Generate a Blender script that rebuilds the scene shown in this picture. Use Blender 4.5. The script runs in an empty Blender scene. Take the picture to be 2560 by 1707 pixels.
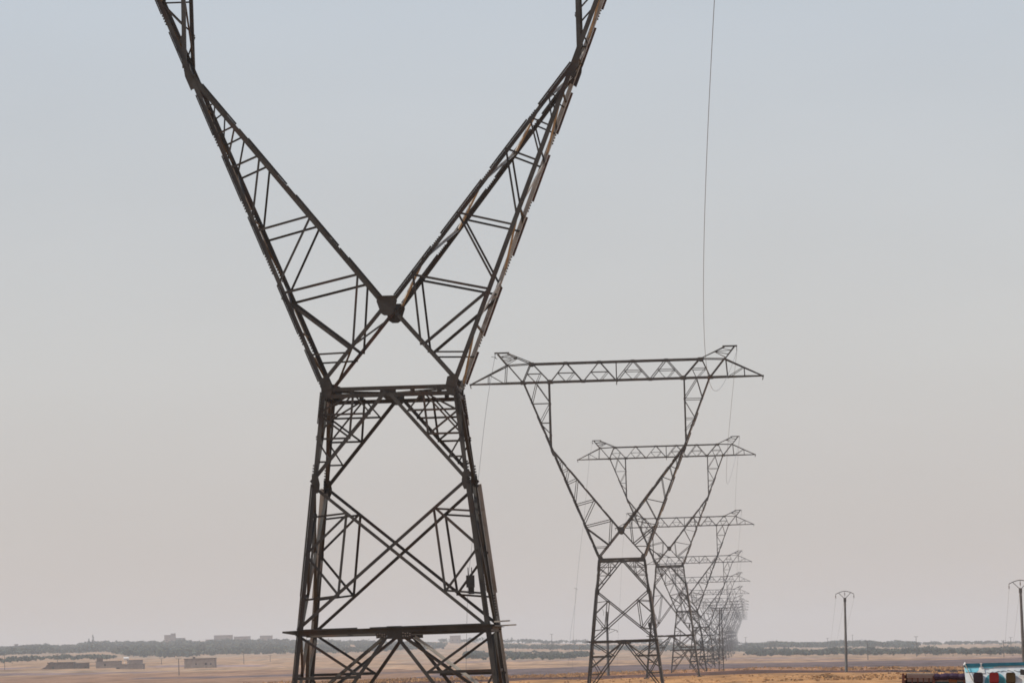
import bpy, bmesh, math, random
import numpy as np
from mathutils import Vector, Matrix

random.seed(7)
rng = np.random.default_rng(11)
scene = bpy.context.scene
COL = scene.collection
R = math.radians

# ------------------------------------------------------------------ camera
FPX = 13400.0                     # focal length in photograph pixels (2560 wide)
HC = 4.2                          # camera height
ROLL = R(1.65)
cam_d = bpy.data.cameras.new('camera')
cam_d.sensor_width = 36.0
cam_d.lens = FPX / 2560.0 * 36.0
cam_d.clip_start = 0.5
cam_d.clip_end = 40000.0
cam = bpy.data.objects.new('camera', cam_d)
COL.objects.link(cam)
ox, oy = 1865 - 1280, -(1628 - 853.5)         # where the line of pylons vanishes
ux = ox * math.cos(ROLL) + oy * math.sin(ROLL)
uy = -ox * math.sin(ROLL) + oy * math.cos(ROLL)
pitch = math.atan(-uy / FPX)
yaw = math.atan(ux / FPX / math.cos(pitch))
CM = (Matrix.Translation((0, 0, HC)) @ Matrix.Rotation(yaw, 4, 'Z') @
      Matrix.Rotation(math.pi / 2 + pitch, 4, 'X') @ Matrix.Rotation(-ROLL, 4, 'Z'))
cam.matrix_world = CM
scene.camera = cam
CR = np.array(CM.to_3x3())


def at(px, py, d):
    """world point on plane Y = d seen at a pixel of the photograph"""
    v = CR @ np.array([(px - 1280) / FPX, -(py - 853.5) / FPX, -1.0])
    v = v * (d / v[1])
    return np.array([v[0], v[1], v[2] + HC])


def proj(p):
    v = CR.T @ (np.array(p) - np.array([0, 0, HC]))
    return 1280 + v[0] / -v[2] * FPX, 853.5 - v[1] / -v[2] * FPX


# ------------------------------------------------------------------ light
SUN_EL, SUN_AZ = R(43), R(-97)                # azimuth from +Y (the view), left is negative
sv = Vector((math.sin(SUN_AZ) * math.cos(SUN_EL), math.cos(SUN_AZ) * math.cos(SUN_EL), math.sin(SUN_EL)))
sun_d = bpy.data.lights.new('sun', 'SUN')
sun_d.energy = 3.6
sun_d.angle = R(0.6)
sun_d.color = (1.0, 0.93, 0.83)
sun = bpy.data.objects.new('sun', sun_d)
sun.rotation_euler = sv.to_track_quat('Z', 'Y').to_euler()
sun.location = (-40, 20, 60)
COL.objects.link(sun)

world = bpy.data.worlds.new('World')
scene.world = world
world.use_nodes = True
wn, wl = world.node_tree.nodes, world.node_tree.links
bg = wn['Background']
sky = wn.new('ShaderNodeTexSky')
sky.sky_type = 'NISHITA'
sky.sun_disc = False
sky.sun_elevation = SUN_EL
sky.sun_rotation = SUN_AZ
sky.altitude = 300
sky.air_density = 1.0
sky.dust_density = 4.0
sky.ozone_density = 2.0
# dusty summer air: the clear-sky colour is pulled towards grey-blue above and dust pink at the horizon
tc = wn.new('ShaderNodeTexCoord')
sep = wn.new('ShaderNodeSeparateXYZ')
ramp = wn.new('ShaderNodeValToRGB')
ramp.color_ramp.elements[0].position = 0.0
ramp.color_ramp.elements[0].color = (5.78, 5.08, 4.68, 1)
ramp.color_ramp.elements[1].position = 0.125
ramp.color_ramp.elements[1].color = (5.0, 5.42, 5.92, 1)
e = ramp.color_ramp.elements.new(0.055)
e.color = (5.50, 5.45, 5.38, 1)
e = ramp.color_ramp.elements.new(0.025)
e.color = (5.60, 5.22, 4.95, 1)
e = ramp.color_ramp.elements.new(0.6)
e.color = (2.4, 3.0, 4.2, 1)
mixw = wn.new('ShaderNodeMixRGB')
mixw.inputs['Fac'].default_value = 0.85
wl.new(tc.outputs['Generated'], sep.inputs[0])
wl.new(sep.outputs['Z'], ramp.inputs['Fac'])
wl.new(sky.outputs[0], mixw.inputs['Color1'])
wl.new(ramp.outputs[0], mixw.inputs['Color2'])
dn = wn.new('ShaderNodeTexNoise')             # uneven dust in the air
dn.inputs['Scale'].default_value = 9.0
dn.inputs['Detail'].default_value = 3.0
dm = wn.new('ShaderNodeMapping')
dm.inputs['Scale'].default_value = (1.0, 1.0, 3.0)
dr = wn.new('ShaderNodeMapRange')
dr.inputs['From Min'].default_value = 0.3
dr.inputs['From Max'].default_value = 0.7
dr.inputs['To Min'].default_value = 0.975
dr.inputs['To Max'].default_value = 1.025
dv = wn.new('ShaderNodeVectorMath')
dv.operation = 'SCALE'
wl.new(tc.outputs['Generated'], dm.inputs[0])
wl.new(dm.outputs[0], dn.inputs['Vector'])
wl.new(dn.outputs['Fac'], dr.inputs['Value'])
wl.new(mixw.outputs[0], dv.inputs[0])
wl.new(dr.outputs[0], dv.inputs['Scale'])
wl.new(dv.outputs[0], bg.inputs['Color'])
bg.inputs['Strength'].default_value = 0.10

scene.view_settings.view_transform = 'Standard'
scene.view_settings.look = 'None'
scene.view_settings.exposure = 0.23
scene.view_settings.gamma = 1.0
scene.cycles.use_denoising = True
scene.cycles.max_bounces = 6
scene.cycles.volume_bounces = 1
scene.cycles.filter_width = 1.7


# ------------------------------------------------------------------ helpers
def material(name, color, rough=0.8, metal=0.0, color2=None, scale=1.0, detail=4.0, contrast=(0.35, 0.65),
             bump=0.0, bump_scale=None, spec=0.4, color3=None, scale3=8.0, cut3=(0.55, 0.7), stretch=(1, 1, 1)):
    m = bpy.data.materials.new(name)
    m.use_nodes = True
    n, l = m.node_tree.nodes, m.node_tree.links
    b = n['Principled BSDF']
    b.inputs['Roughness'].default_value = rough
    b.inputs['Metallic'].default_value = metal
    b.inputs['Specular IOR Level'].default_value = spec
    b.inputs['Base Color'].default_value = (*color, 1)
    tcn = n.new('ShaderNodeTexCoord')
    mp = n.new('ShaderNodeMapping')
    mp.inputs['Scale'].default_value = stretch
    l.new(tcn.outputs['Object'], mp.inputs[0])
    out = None
    if color2:
        no = n.new('ShaderNodeTexNoise')
        no.inputs['Scale'].default_value = scale
        no.inputs['Detail'].default_value = detail
        l.new(mp.outputs[0], no.inputs['Vector'])
        rp = n.new('ShaderNodeValToRGB')
        rp.color_ramp.elements[0].position = contrast[0]
        rp.color_ramp.elements[1].position = contrast[1]
        rp.color_ramp.elements[0].color = (*color, 1)
        rp.color_ramp.elements[1].color = (*color2, 1)
        l.new(no.outputs['Fac'], rp.inputs[0])
        out = rp.outputs[0]
        if color3:
            n3 = n.new('ShaderNodeTexNoise')
            n3.inputs['Scale'].default_value = scale3
            n3.inputs['Detail'].default_value = 6
            l.new(mp.outputs[0], n3.inputs['Vector'])
            r3 = n.new('ShaderNodeValToRGB')
            r3.color_ramp.elements[0].position = cut3[0]
            r3.color_ramp.elements[1].position = cut3[1]
            l.new(n3.outputs['Fac'], r3.inputs[0])
            mx = n.new('ShaderNodeMixRGB')
            l.new(r3.outputs[0], mx.inputs['Fac'])
            l.new(out, mx.inputs['Color1'])
            mx.inputs['Color2'].default_value = (*color3, 1)
            out = mx.outputs[0]
        l.new(out, b.inputs['Base Color'])
    if bump:
        nb = n.new('ShaderNodeTexNoise')
        nb.inputs['Scale'].default_value = bump_scale or scale * 6
        nb.inputs['Detail'].default_value = 5
        l.new(mp.outputs[0], nb.inputs['Vector'])
        bp = n.new('ShaderNodeBump')
        bp.inputs['Strength'].default_value = bump
        bp.inputs['Distance'].default_value = 0.02
        l.new(nb.outputs['Fac'], bp.inputs['Height'])
        l.new(bp.outputs[0], b.inputs['Normal'])
    return m


class MB:
    """collects shapes into one mesh"""

    def __init__(s):
        s.v, s.f, s.mi = [], [], []

    def poly(s, pts, faces, mi=0):
        o = len(s.v)
        s.v.extend([tuple(map(float, p)) for p in pts])
        for f in faces:
            s.f.append([o + i for i in f])
            s.mi.append(mi)

    def angle(s, p, q, w, t, a, b):
        """an L-section bar with its heel along p-q, flanges towards a and b"""
        p, q = np.array(p, float), np.array(q, float)
        ax = q - p
        L = np.linalg.norm(ax)
        if L < 1e-4:
            return
        ax /= L
        a = np.array(a, float)
        a = a - ax * (a @ ax)
        na = np.linalg.norm(a)
        if na < 1e-5:
            a = np.cross(ax, [0.3, 0.8, 0.5])
            na = np.linalg.norm(a)
        a /= na
        c = np.cross(ax, a)
        if c @ np.array(b, float) < 0:
            c = -c
        pr = [0 * a, w * a, w * a + t * c, t * a + t * c, t * a + w * c, w * c]
        pts = [p + r for r in pr] + [q + r for r in pr]
        fs = [[i, (i + 1) % 6, 6 + (i + 1) % 6, 6 + i] for i in range(6)]
        fs += [[0, 5, 4, 3], [0, 3, 2, 1], [6, 9, 10, 11], [6, 7, 8, 9]]
        s.poly(pts, fs)

    def bar(s, p, q, w, h=None, up=(0, 0, 1), mi=0):
        """rectangular bar"""
        h = h or w
        p, q = np.array(p, float), np.array(q, float)
        ax = q - p
        L = np.linalg.norm(ax)
        if L < 1e-5:
            return
        ax /= L
        u = np.array(up, float)
        u = u - ax * (u @ ax)
        if np.linalg.norm(u) < 1e-4:
            u = np.cross(ax, [1, 0.1, 0])
        u /= np.linalg.norm(u)
        r = np.cross(ax, u)
        c = [-r * w / 2 - u * h / 2, r * w / 2 - u * h / 2, r * w / 2 + u * h / 2, -r * w / 2 + u * h / 2]
        s.poly([p + k for k in c] + [q + k for k in c],
               [[0, 1, 5, 4], [1, 2, 6, 5], [2, 3, 7, 6], [3, 0, 4, 7], [3, 2, 1, 0], [4, 5, 6, 7]], mi)

    def box(s, c, d, mi=0):
        c, d = np.array(c, float), np.array(d, float) / 2
        s.bar(c - [0, 0, d[2]], c + [0, 0, d[2]], d[0] * 2, d[1] * 2, (0, 1, 0), mi)

    def tube(s, pts, r, n=6, mi=0, cap=True):
        pts = [np.array(p, float) for p in pts]
        rs = r if hasattr(r, '__len__') else [r] * len(pts)
        o = len(s.v)
        for i, p in enumerate(pts):
            ax = pts[min(i + 1, len(pts) - 1)] - pts[max(i - 1, 0)]
            ax = ax / (np.linalg.norm(ax) + 1e-9)
            u = np.cross(ax, [0.123, 0.97, 0.2] if abs(ax[1]) < 0.9 else [1, 0.1, 0.1])
            u /= np.linalg.norm(u)
            w = np.cross(ax, u)
            for k in range(n):
                g = 2 * math.pi * k / n
                s.v.append(tuple(p + rs[i] * (u * math.cos(g) + w * math.sin(g))))
        for i in range(len(pts) - 1):
            for k in range(n):
                s.f.append([o + i * n + k, o + i * n + (k + 1) % n, o + (i + 1) * n + (k + 1) % n, o + (i + 1) * n + k])
                s.mi.append(mi)
        if cap:
            s.f.append([o + k for k in range(n)][::-1])
            s.f.append([o + (len(pts) - 1) * n + k for k in range(n)])
            s.mi += [mi, mi]

    def plate(s, outline, n, t, mi=0):
        """flat plate: outline points, extruded by t along n"""
        n = np.array(n, float)
        n /= np.linalg.norm(n)
        a = [np.array(p, float) - n * t / 2 for p in outline]
        b = [np.array(p, float) + n * t / 2 for p in outline]
        k = len(a)
        s.poly(a + b, [list(range(k))[::-1], [k + i for i in range(k)]] +
               [[i, (i + 1) % k, k + (i + 1) % k, k + i] for i in range(k)], mi)

    def extend(s, o):
        n = len(s.v)
        s.v.extend(o.v)
        s.f.extend([[n + i for i in f] for f in o.f])
        s.mi.extend(o.mi)

    def mesh(s, name, mats):
        me = bpy.data.meshes.new(name)
        me.from_pydata(s.v, [], s.f)
        for m in (mats if isinstance(mats, (list, tuple)) else [mats]):
            me.materials.append(m)
        me.polygons.foreach_set('material_index', s.mi)
        bm = bmesh.new()
        bm.from_mesh(me)
        bmesh.ops.recalc_face_normals(bm, faces=bm.faces)
        bm.to_mesh(me)
        bm.free()
        me.update()
        return me

    def build(s, name, mats, parent=None):
        o = bpy.data.objects.new(name, s.mesh(name, mats))
        COL.objects.link(o)
        if parent:
            o.parent = parent
        return o


def tag(o, label=None, cat=None, group=None, kind=None):
    if label:
        o['label'] = label
    if cat:
        o['category'] = cat
    if group:
        o['group'] = group
    if kind:
        o['kind'] = kind
    return o


def empty(name, loc):
    o = bpy.data.objects.new(name, None)
    o.location = [float(c) for c in loc]
    o.empty_display_size = 0.5
    COL.objects.link(o)
    return o


KIDS = {}


def kids(o):
    return [c for c in bpy.data.objects if c.parent == o]


def copy_tree(o, parent=None):
    ch = list(o.children)
    c = o.copy()
    COL.objects.link(c)
    c.parent = parent
    for k in ch:
        copy_tree(k, c)
    return c


# ------------------------------------------------------------------ materials
M = {}
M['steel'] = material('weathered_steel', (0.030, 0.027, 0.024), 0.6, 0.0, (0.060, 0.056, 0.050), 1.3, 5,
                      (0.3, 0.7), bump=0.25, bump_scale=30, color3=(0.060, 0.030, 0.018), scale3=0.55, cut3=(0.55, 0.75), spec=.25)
M['steel_pale'] = material('pale_galvanised_sunlit_steel', (0.30, 0.28, 0.25), 0.5, 0.0, (0.42, 0.39, 0.34), 2.0, 5,
                           bump=0.2, bump_scale=25, color3=(0.16, 0.10, 0.06), scale3=1.2, cut3=(0.58, 0.75))  # pale steel parts; on the right arm the tone stands in for sunlight
M['steel_rust'] = material('rusty_steel', (0.055, 0.026, 0.016), 0.7, 0.0, (0.11, 0.050, 0.028), 3.0, 5, bump=0.3, bump_scale=30)
M['plate'] = material('dark_plate_paint', (0.015, 0.014, 0.014), 0.8, 0.0, (0.025, 0.024, 0.023), 5)
M['wire'] = material('aged_wire', (0.07, 0.07, 0.075), 0.6, 0.0, (0.11, 0.11, 0.115), 0.8)
M['concrete'] = material('pole_concrete', (0.085, 0.08, 0.075), 0.9, 0.0, (0.15, 0.14, 0.13), 3, 6, bump=0.4, bump_scale=12)
M['concrete_dark'] = material('pole_concrete_dark', (0.06, 0.056, 0.053), 0.9, 0.0, (0.11, 0.10, 0.095), 3, 6, bump=0.4, bump_scale=12)
M['ceramic'] = material('insulator_ceramic', (0.10, 0.06, 0.045), 0.25, 0.0, (0.14, 0.09, 0.07), 9)
M['wall_pale'] = material('limestone_block_wall', (0.25, 0.20, 0.17), 0.9, 0.0, (0.34, 0.28, 0.24), 0.7, 6, bump=0.4, color3=(0.22, 0.18, 0.15), scale3=0.5, cut3=(0.6, 0.75))
M['wall_mud'] = material('mud_brick_wall', (0.12, 0.085, 0.068), 0.95, 0.0, (0.19, 0.14, 0.11), 0.8, 6, bump=0.5)
M['roof'] = material('flat_concrete_roof', (0.14, 0.115, 0.10), 0.9, 0.0, (0.20, 0.17, 0.15), 0.9, 5)
M['opening'] = material('dark_opening', (0.03, 0.028, 0.03), 0.8, 0.0, (0.05, 0.045, 0.045), 3)
M['white'] = material('white_paint', (0.72, 0.72, 0.70), 0.5, 0.0, (0.80, 0.80, 0.79), 4)
M['leaf'] = material('grey_green_leaf', (0.030, 0.042, 0.026), 0.9, 0.0, (0.060, 0.072, 0.042), 0.25, 3)
M['leaf_dark'] = material('dark_conifer_leaf', (0.030, 0.045, 0.030), 0.85, 0.0, (0.055, 0.075, 0.045), 0.3, 3)
M['leaf_scrub'] = material('dusty_scrub_leaf', (0.10, 0.105, 0.065), 0.9, 0.0, (0.16, 0.155, 0.09), 0.3, 3)
M['bark'] = material('tree_bark', (0.09, 0.07, 0.055), 0.95, 0.0, (0.14, 0.11, 0.09), 4)
M['dry'] = material('dry_grass_blade', (0.36, 0.19, 0.070), 0.9, 0.0, (0.48, 0.28, 0.12), 0.15, 4)
M['dry_dark'] = material('dry_weed_blade', (0.27, 0.150, 0.070), 0.9, 0.0, (0.36, 0.21, 0.10), 0.3, 4)
M['earth'] = material('bare_earth', (0.12, 0.075, 0.055), 0.95, 0.0, (0.18, 0.11, 0.08), 0.6, 5)

M['furrow'] = material('dark_furrow_earth', (0.07, 0.038, 0.028), 0.95, 0.0, (0.12, 0.065, 0.045), 0.6, 5)

# ------------------------------------------------------------------ terrain
XS = [0, 420, 700, 1250, 1900, 2560]
ROWS = [  # distance, height in the picture of the ground at the six columns
    (700, [1765, 1753, 1745, 1730, 1712, 1690]),
    (1000, [1738, 1726, 1717, 1701, 1682, 1675]),
    (1370, [1724, 1712, 1703, 1688, 1668, 1665]),
    (2000, [1700, 1691, 1685, 1675, 1656, 1646]),
    (2700, [1676, 1669, 1664, 1656, 1647, 1638]),
    (3500, [1657, 1652, 1648, 1643, 1640, 1634]),
    (4500, [1641, 1645, 1637, 1631, 1630, 1625]),
    (6000, [1631, 1622, 1618, 1617, 1618, 1613]),
    (7600, [1622, 1602, 1600, 1605, 1611, 1606]),
]
RD = np.array([r[0] for r in ROWS], float)
RA, RZ = [], []
for d_, ys_ in ROWS:
    P_ = [at(x, y, d_) for x, y in zip(XS, ys_)]
    RA.append([p[0] / d_ for p in P_])
    RZ.append([p[2] for p in P_])
RA, RZ = np.array(RA), np.array(RZ)


def smooth_noise(x, y, seed):
    """cheap value noise on numpy arrays"""
    xi, yi = np.floor(x).astype(int), np.floor(y).astype(int)
    fx, fy = x - xi, y - yi
    fx, fy = fx * fx * (3 - 2 * fx), fy * fy * (3 - 2 * fy)

    def h(a, b):
        n = (a * 374761393 + b * 668265263 + seed * 1442695041) & 0x7fffffff
        n = ((n ^ (n >> 13)) * 1274126177) & 0x7fffffff
        return (n ^ (n >> 16)) % 10007 / 10007.0
    return (h(xi, yi) * (1 - fx) + h(xi + 1, yi) * fx) * (1 - fy) + (h(xi, yi + 1) * (1 - fx) + h(xi + 1, yi + 1) * fx) * fy


def tz_row(x, d):
    """terrain height for an array of x at one distance (no small bumps)"""
    x = np.asarray(x, float)
    if d <= 250:
        return np.zeros_like(x)
    if d <= RD[0]:
        a = x / RD[0] * (RD[0] / max(d, 1))
        return np.interp(a, RA[0], RZ[0]) * (d - 250) / (RD[0] - 250)
    a = x / d
    if d >= RD[-1]:
        return np.interp(a, RA[-1], RZ[-1]) - (d - RD[-1]) * 0.004
    i = int(np.searchsorted(RD, d, side='right') - 1)
    t = (d - RD[i]) / (RD[i + 1] - RD[i])
    return np.interp(a, RA[i], RZ[i]) * (1 - t) + np.interp(a, RA[i + 1], RZ[i + 1]) * t


def tz(x, y):
    return float(tz_row(np.array([x]), y)[0])


DS = np.concatenate([np.arange(620, 1500, 10), np.arange(1500, 4000, 25), np.arange(4000, 8400, 50)]).astype(float)


def ground(px, py):
    """where the line of sight of a pixel first meets the ground"""
    pv = None
    for d in DS:
        p = at(px, py, d)
        g = tz(p[0], d)
        if p[2] <= g:
            if pv is None:
                return p[0], d, g
            dd = (pv[1] + d) / 2
            q = at(px, py, dd)
            return q[0], dd, tz(q[0], dd)
        pv = (p[2] - g, d)
    return None


GOLD, GOLD2 = np.array([0.37, 0.190, 0.074]), np.array([0.31, 0.155, 0.080])
TAN, PLOUGH = np.array([0.35, 0.218, 0.130]), np.array([0.125, 0.088, 0.085])
BROWN, DARK, SCRUB = np.array([0.25, 0.145, 0.09]), np.array([0.095, 0.045, 0.032]), np.array([0.30, 0.21, 0.14])


def field_color(x, d):
    """colour of the fields: stubble, ploughed strips, fallow land"""
    n1 = smooth_noise(x / 23, np.full_like(x, d / 160), 1) - .5
    n2 = smooth_noise(x / 7, np.full_like(x, d / 45), 2) - .5
    n3 = smooth_noise(x / 60, np.full_like(x, d / 330), 3) - .5
    a = x / max(d, 1.0)
    dd = d * (1 + 0.02 * n1 + 0.012 * n2)
    c = np.tile(GOLD, (len(x), 1)) * (1 + 0.35 * n2 + .3 * n1)[:, None]

    def put(mask, col, amp=0.25):
        c[mask] = (col * (1 + amp * n2 + amp * n1)[:, None])[mask]
    edge = 965 + 50 * n3
    put((dd >= edge + 42) & (dd < 1370), GOLD2, .3)
    put((dd > edge - 15) & (dd < edge + 115), DARK, .6)
    far = 1370 + 90 * n3
    left = a < -0.062 + .01 * n3
    put((dd >= far) & (dd < 2120) & ~left, PLOUGH, .25)
    put((dd >= far) & (dd < 2300) & left, BROWN, .3)
    put((dd > 1780) & (dd < 1960) & (a > -.115) & (a < -.03), PLOUGH * 1.1, .2)
    put((dd >= 2120) & ~left, TAN, .2)
    put((dd >= 2300) & left, TAN, .25)
    put((dd >= 2120) & (n3 * n1 > .06), TAN * .72, .2)
    put((dd > 2330) & (dd < 2450) & (n3 > -.2), PLOUGH * 1.6, .3)
    put((dd > 2820) & (dd < 2960) & (n3 > -.15), PLOUGH * 1.9, .3)
    put((dd >= 2480) & (dd < 2560) & left, SCRUB, .25)
    put((dd >= 3000) & (n1 > .18), SCRUB, .25)
    put((dd >= 3000) & (dd < 3300) & (a > -.05) & (n1 > -.1), SCRUB * .8, .25)
    put((dd >= 4300) & (n1 + n3 > .0), SCRUB, .25)
    return np.clip(c, 0.01, 0.9)


dlist = [-300.0, -100.0, 0.0, 60.0, 120, 180, 250, 320, 390, 460, 530, 600]
dcur = 640.0
while dcur < 12000:
    dlist.append(dcur)
    dcur *= 1.0085 if dcur < 4200 else 1.02
dlist.append(12000.0)
NU = 340
us = np.linspace(-1, 1, NU)
us = np.sign(us) * np.abs(us) ** 1.35
gv, gc = [], []
for d_ in dlist:
    xr = us * (160 + 0.42 * max(d_, 0)) - 0.05 * max(d_, 0)
    zr = tz_row(xr, d_)
    if d_ > 650:
        k = min(1.0, (d_ - 650) / 100)
        zr = zr + k * 0.35 * (smooth_noise(xr / 9, np.full_like(xr, d_ / 60), 5) - .5)
        zr = zr + k * (0.8 if d_ < 2600 else 1.6) * (smooth_noise(xr / 55, np.full_like(xr, d_ / 260), 6) - .5)
    gv += [(float(x), float(d_), float(z)) for x, z in zip(xr, zr)]
    gc.append(field_color(xr, d_))
gf = [[r * NU + c, r * NU + c + 1, (r + 1) * NU + c + 1, (r + 1) * NU + c]
      for r in range(len(dlist) - 1) for c in range(NU - 1)]
gme = bpy.data.meshes.new('ground')
gme.from_pydata(gv, [], gf)
ca = gme.color_attributes.new('field', 'FLOAT_COLOR', 'POINT')
gc = np.concatenate(gc)
ca.data.foreach_set('color', np.concatenate([gc, np.ones((len(gc), 1))], 1).ravel().astype(np.float32))
gme.polygons.foreach_set('use_smooth', [True] * len(gf))
gm = bpy.data.materials.new('farmland')
gm.use_nodes = True
n_, l_ = gm.node_tree.nodes, gm.node_tree.links
b_ = n_['Principled BSDF']
b_.inputs['Roughness'].default_value = 0.95
b_.inputs['Specular IOR Level'].default_value = 0.1
at_ = n_.new('ShaderNodeAttribute')
at_.attribute_name = 'field'
tc_ = n_.new('ShaderNodeTexCoord')
mp_ = n_.new('ShaderNodeMapping')
mp_.inputs['Scale'].default_value = (0.14, 0.012, 0.1)
no_ = n_.new('ShaderNodeTexNoise')
no_.inputs['Scale'].default_value = 1.0
no_.inputs['Detail'].default_value = 7
no_.inputs['Roughness'].default_value = 0.65
rp_ = n_.new('ShaderNodeMapRange')
rp_.inputs['From Min'].default_value = 0.3
rp_.inputs['From Max'].default_value = 0.7
rp_.inputs['To Min'].default_value = 0.48
rp_.inputs['To Max'].default_value = 1.48
mu_ = n_.new('ShaderNodeVectorMath')
mu_.operation = 'SCALE'
l_.new(tc_.outputs['Object'], mp_.inputs[0])
l_.new(mp_.outputs[0], no_.inputs['Vector'])
l_.new(no_.outputs['Fac'], rp_.inputs['Value'])
l_.new(at_.outputs['Color'], mu_.inputs[0])
l_.new(rp_.outputs[0], mu_.inputs['Scale'])
l_.new(mu_.outputs[0], b_.inputs['Base Color'])
gme.materials.append(gm)
go = bpy.data.objects.new('ground', gme)
COL.objects.link(go)
tag(go, kind='structure')

# ------------------------------------------------------------------ pylon
ARM = 18.15                      # waist to underside of the crossarm
XO, XI = 9.6, 6.85               # outer and inner feet of the arms at the crossarm
W0 = 2.34                        # half width of the waist
EL = 6.75                        # elbow below the crossarm
XN = 15.35                       # crossing node below the crossarm
TOPZ = 2.05


def pylon_parts(HW=14.0, ZD=8.42):
    """all parts of one pylon as (name, MB, material, index of parent part or None); local z = 0 at the ground"""
    parts = []

    def new(name, mat, parent=None, kind=None):
        m = MB()
        parts.append((name, m, mat, parent, kind))
        return m, len(parts) - 1

    HCA = HW + ARM
    sl = 0.114

    def hx(z):                               # half width of the body at height z
        return W0 + sl * (HW - z)

    def hy_arm(z):                           # half depth of the arms at height z
        return 1.1 + (W0 - 1.1) * (HCA - z) / ARM

    ZN = HW - 3.33                           # K node on the legs
    ZDI = HW - ZD                            # diaphragm

    # legs
    for sx in (-1, 1):
        for sy in (-1, 1):
            m, li = new('leg', 'steel')

            def LP(z, o=0.0):
                return (sx * (hx(z) + o), sy * (hx(z) + o), z)
            m.angle(LP(0.1), LP(HW), 0.142, 0.022, (-sx, 0, 0), (0, -sy, 0))
            # below the K node a second angle stands back to back with the leg; short splices above
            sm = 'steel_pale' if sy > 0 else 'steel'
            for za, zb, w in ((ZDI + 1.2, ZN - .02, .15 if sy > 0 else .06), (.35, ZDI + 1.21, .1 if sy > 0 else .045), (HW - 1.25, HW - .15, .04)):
                sp, _ = new('splice_plate', sm, li)
                sp.angle(LP(za, .003), LP(zb, .003), w, 0.018, (sx, 0, 0), (0, sy, 0))
            bo, _ = new('bolts', 'steel', li, 'stuff')
            z = 0.9
            k = 0
            while z < HW - .2:
                near = min(abs(z - (HW - .6)), abs(z - (ZN + .3)), abs(z - (ZDI + .75)))
                p = np.array(LP(z, .0))
                if near < .42:
                    bo.bar(p + [0, sy * -.07, 0], p + [sx * .05, sy * -.07, 0], .05)
                    bo.bar(p + [sx * -.07, 0, 0], p + [sx * -.07, sy * .05, 0], .05)
                else:
                    k += 1
                    if sx > 0 and sy > 0 and k % 5 == 0:
                        bo.bar(p + [-.05, 0, 0], p + [-.30, -.02, 0], .02)
                z += .1
            ft, _ = new('concrete_footing', 'concrete')
            c = np.array(LP(0.0))
            ft.bar(c + [-sx * .05, -sy * .05, -1.5], c + [-sx * .05, -sy * .05, .35], .75, .75, (0, 1, 0))

    # four faces of the body
    def face_point(u, z, ax, s):
        """u in -1..1 across the face at height z"""
        h = hx(z)
        return np.array((u * h, s * h, z)) if ax == 'y' else np.array((s * h, u * h, z))

    for ax, s in (('y', -1), ('y', 1), ('x', -1), ('x', 1)):
        m, fi = new('leg_bracing', 'steel')
        n = np.array((0, s, 0.0)) if ax == 'y' else np.array((s, 0, 0.0))

        def F(u, z):
            return face_point(u, z, ax, s)

        def br(p, q, w, off=0.0, t=None):
            p, q = np.array(p) - n * (0.02 + off), np.array(q) - n * (0.02 + off)
            axv = (q - p) / np.linalg.norm(q - p)
            m.angle(p, q, w, t or max(.008, w * .11), np.cross(axv, n), -n)
        top = HW - .22
        for g in (-1, 1):
            B, C, A = F(g * .03, top), F(g, ZN), F(g, HW)
            br(B, C, .125)

            def D(t):
                return B + (C - B) * t

            def Lg(t):
                return F(g, top + (ZN - top) * t)
            for i, t in enumerate((.22, .49, .75)):
                br(Lg(t), D(t), .07 if i < 2 else .06, .02)
            Q = B + (F(g, top) - B) * .5
            br(Q, D(.22), .055, .04)
            br(Q, D(.49), .075, .03)
            br(Q, Lg(.22), .06, .05)
            br(Q, Lg(.49), .06, .035)
            br(Lg(.22), D(.49), .07, .045)
            br(Lg(.49), D(.75), .055, .03)
            # X panel
            E = F(-g, ZDI)
            br(C, E, .108, .03 if g > 0 else .0)

            def U(t):
                return C + (E - C) * t
            C2, E2 = F(-g, ZN), F(g, ZDI)

            def V(t):                          # other diagonal, low part lies on this side
                return C2 + (E2 - C2) * t
            hz = [U(.2)[2], V(.76)[2]]
            br(F(g, hz[0] - .12), U(.2), .07, .045)
            br(F(g, hz[1] + .12 - .25), V(.76), .07, .045)
            mid = F(g, ZN + (ZDI - ZN) * .47)
            br(mid, U(.2), .085, .05)
            br(mid, V(.76), .085, .05)
            br(U(.2), V(.76), .085, .055)
            # foot panel: from the middle of the diaphragm down to the feet
            T = F(g * .06, ZDI - .3)
            G = F(g, .35)
            br(T, G, .12)

            def S(t):
                return T + (G - T) * t
            h1 = S(.26)[2]
            br(F(g, h1), S(.26), .1, .03)
            br(F(g, ZDI - .1), S(.26), .09, .045)
            h2 = S(.62)[2]
            br(F(g, h2), S(.62), .075, .03)
            br(F(g, h1), S(.62), .075, .045)
        # plates: beam middle, K nodes, diaphragm middle
        def pl(c, pts, off=.012):
            e1 = np.array((1.0, 0, 0)) if ax == 'y' else np.array((0, 1.0, 0))
            gp, _ = new('gusset_plate', 'steel', fi)
            gp.plate([np.array(c) + e1 * a_ + np.array((0, 0, b2)) + n * off for a_, b2 in pts], n, .018)
        pl(F(0, HW), [(-.24, .0), (.24, .0), (.24, -.36), (.12, -.46), (-.12, -.46), (-.24, -.36)], -.06)
        for g in (-1, 1):
            e = g * hx(ZN)
            pl(F(g, ZN) * 1.0, [(0, .3), (-g * .2, .28), (-g * .26, -.02), (-g * .24, -.2), (-g * .18, -.34), (0, -.34)], .01)
            pl(F(g, HW), [(0, .04), (-g * .34, .04), (-g * .34, -.22), (-g * .18, -.4), (0, -.45)], .01)

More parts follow.
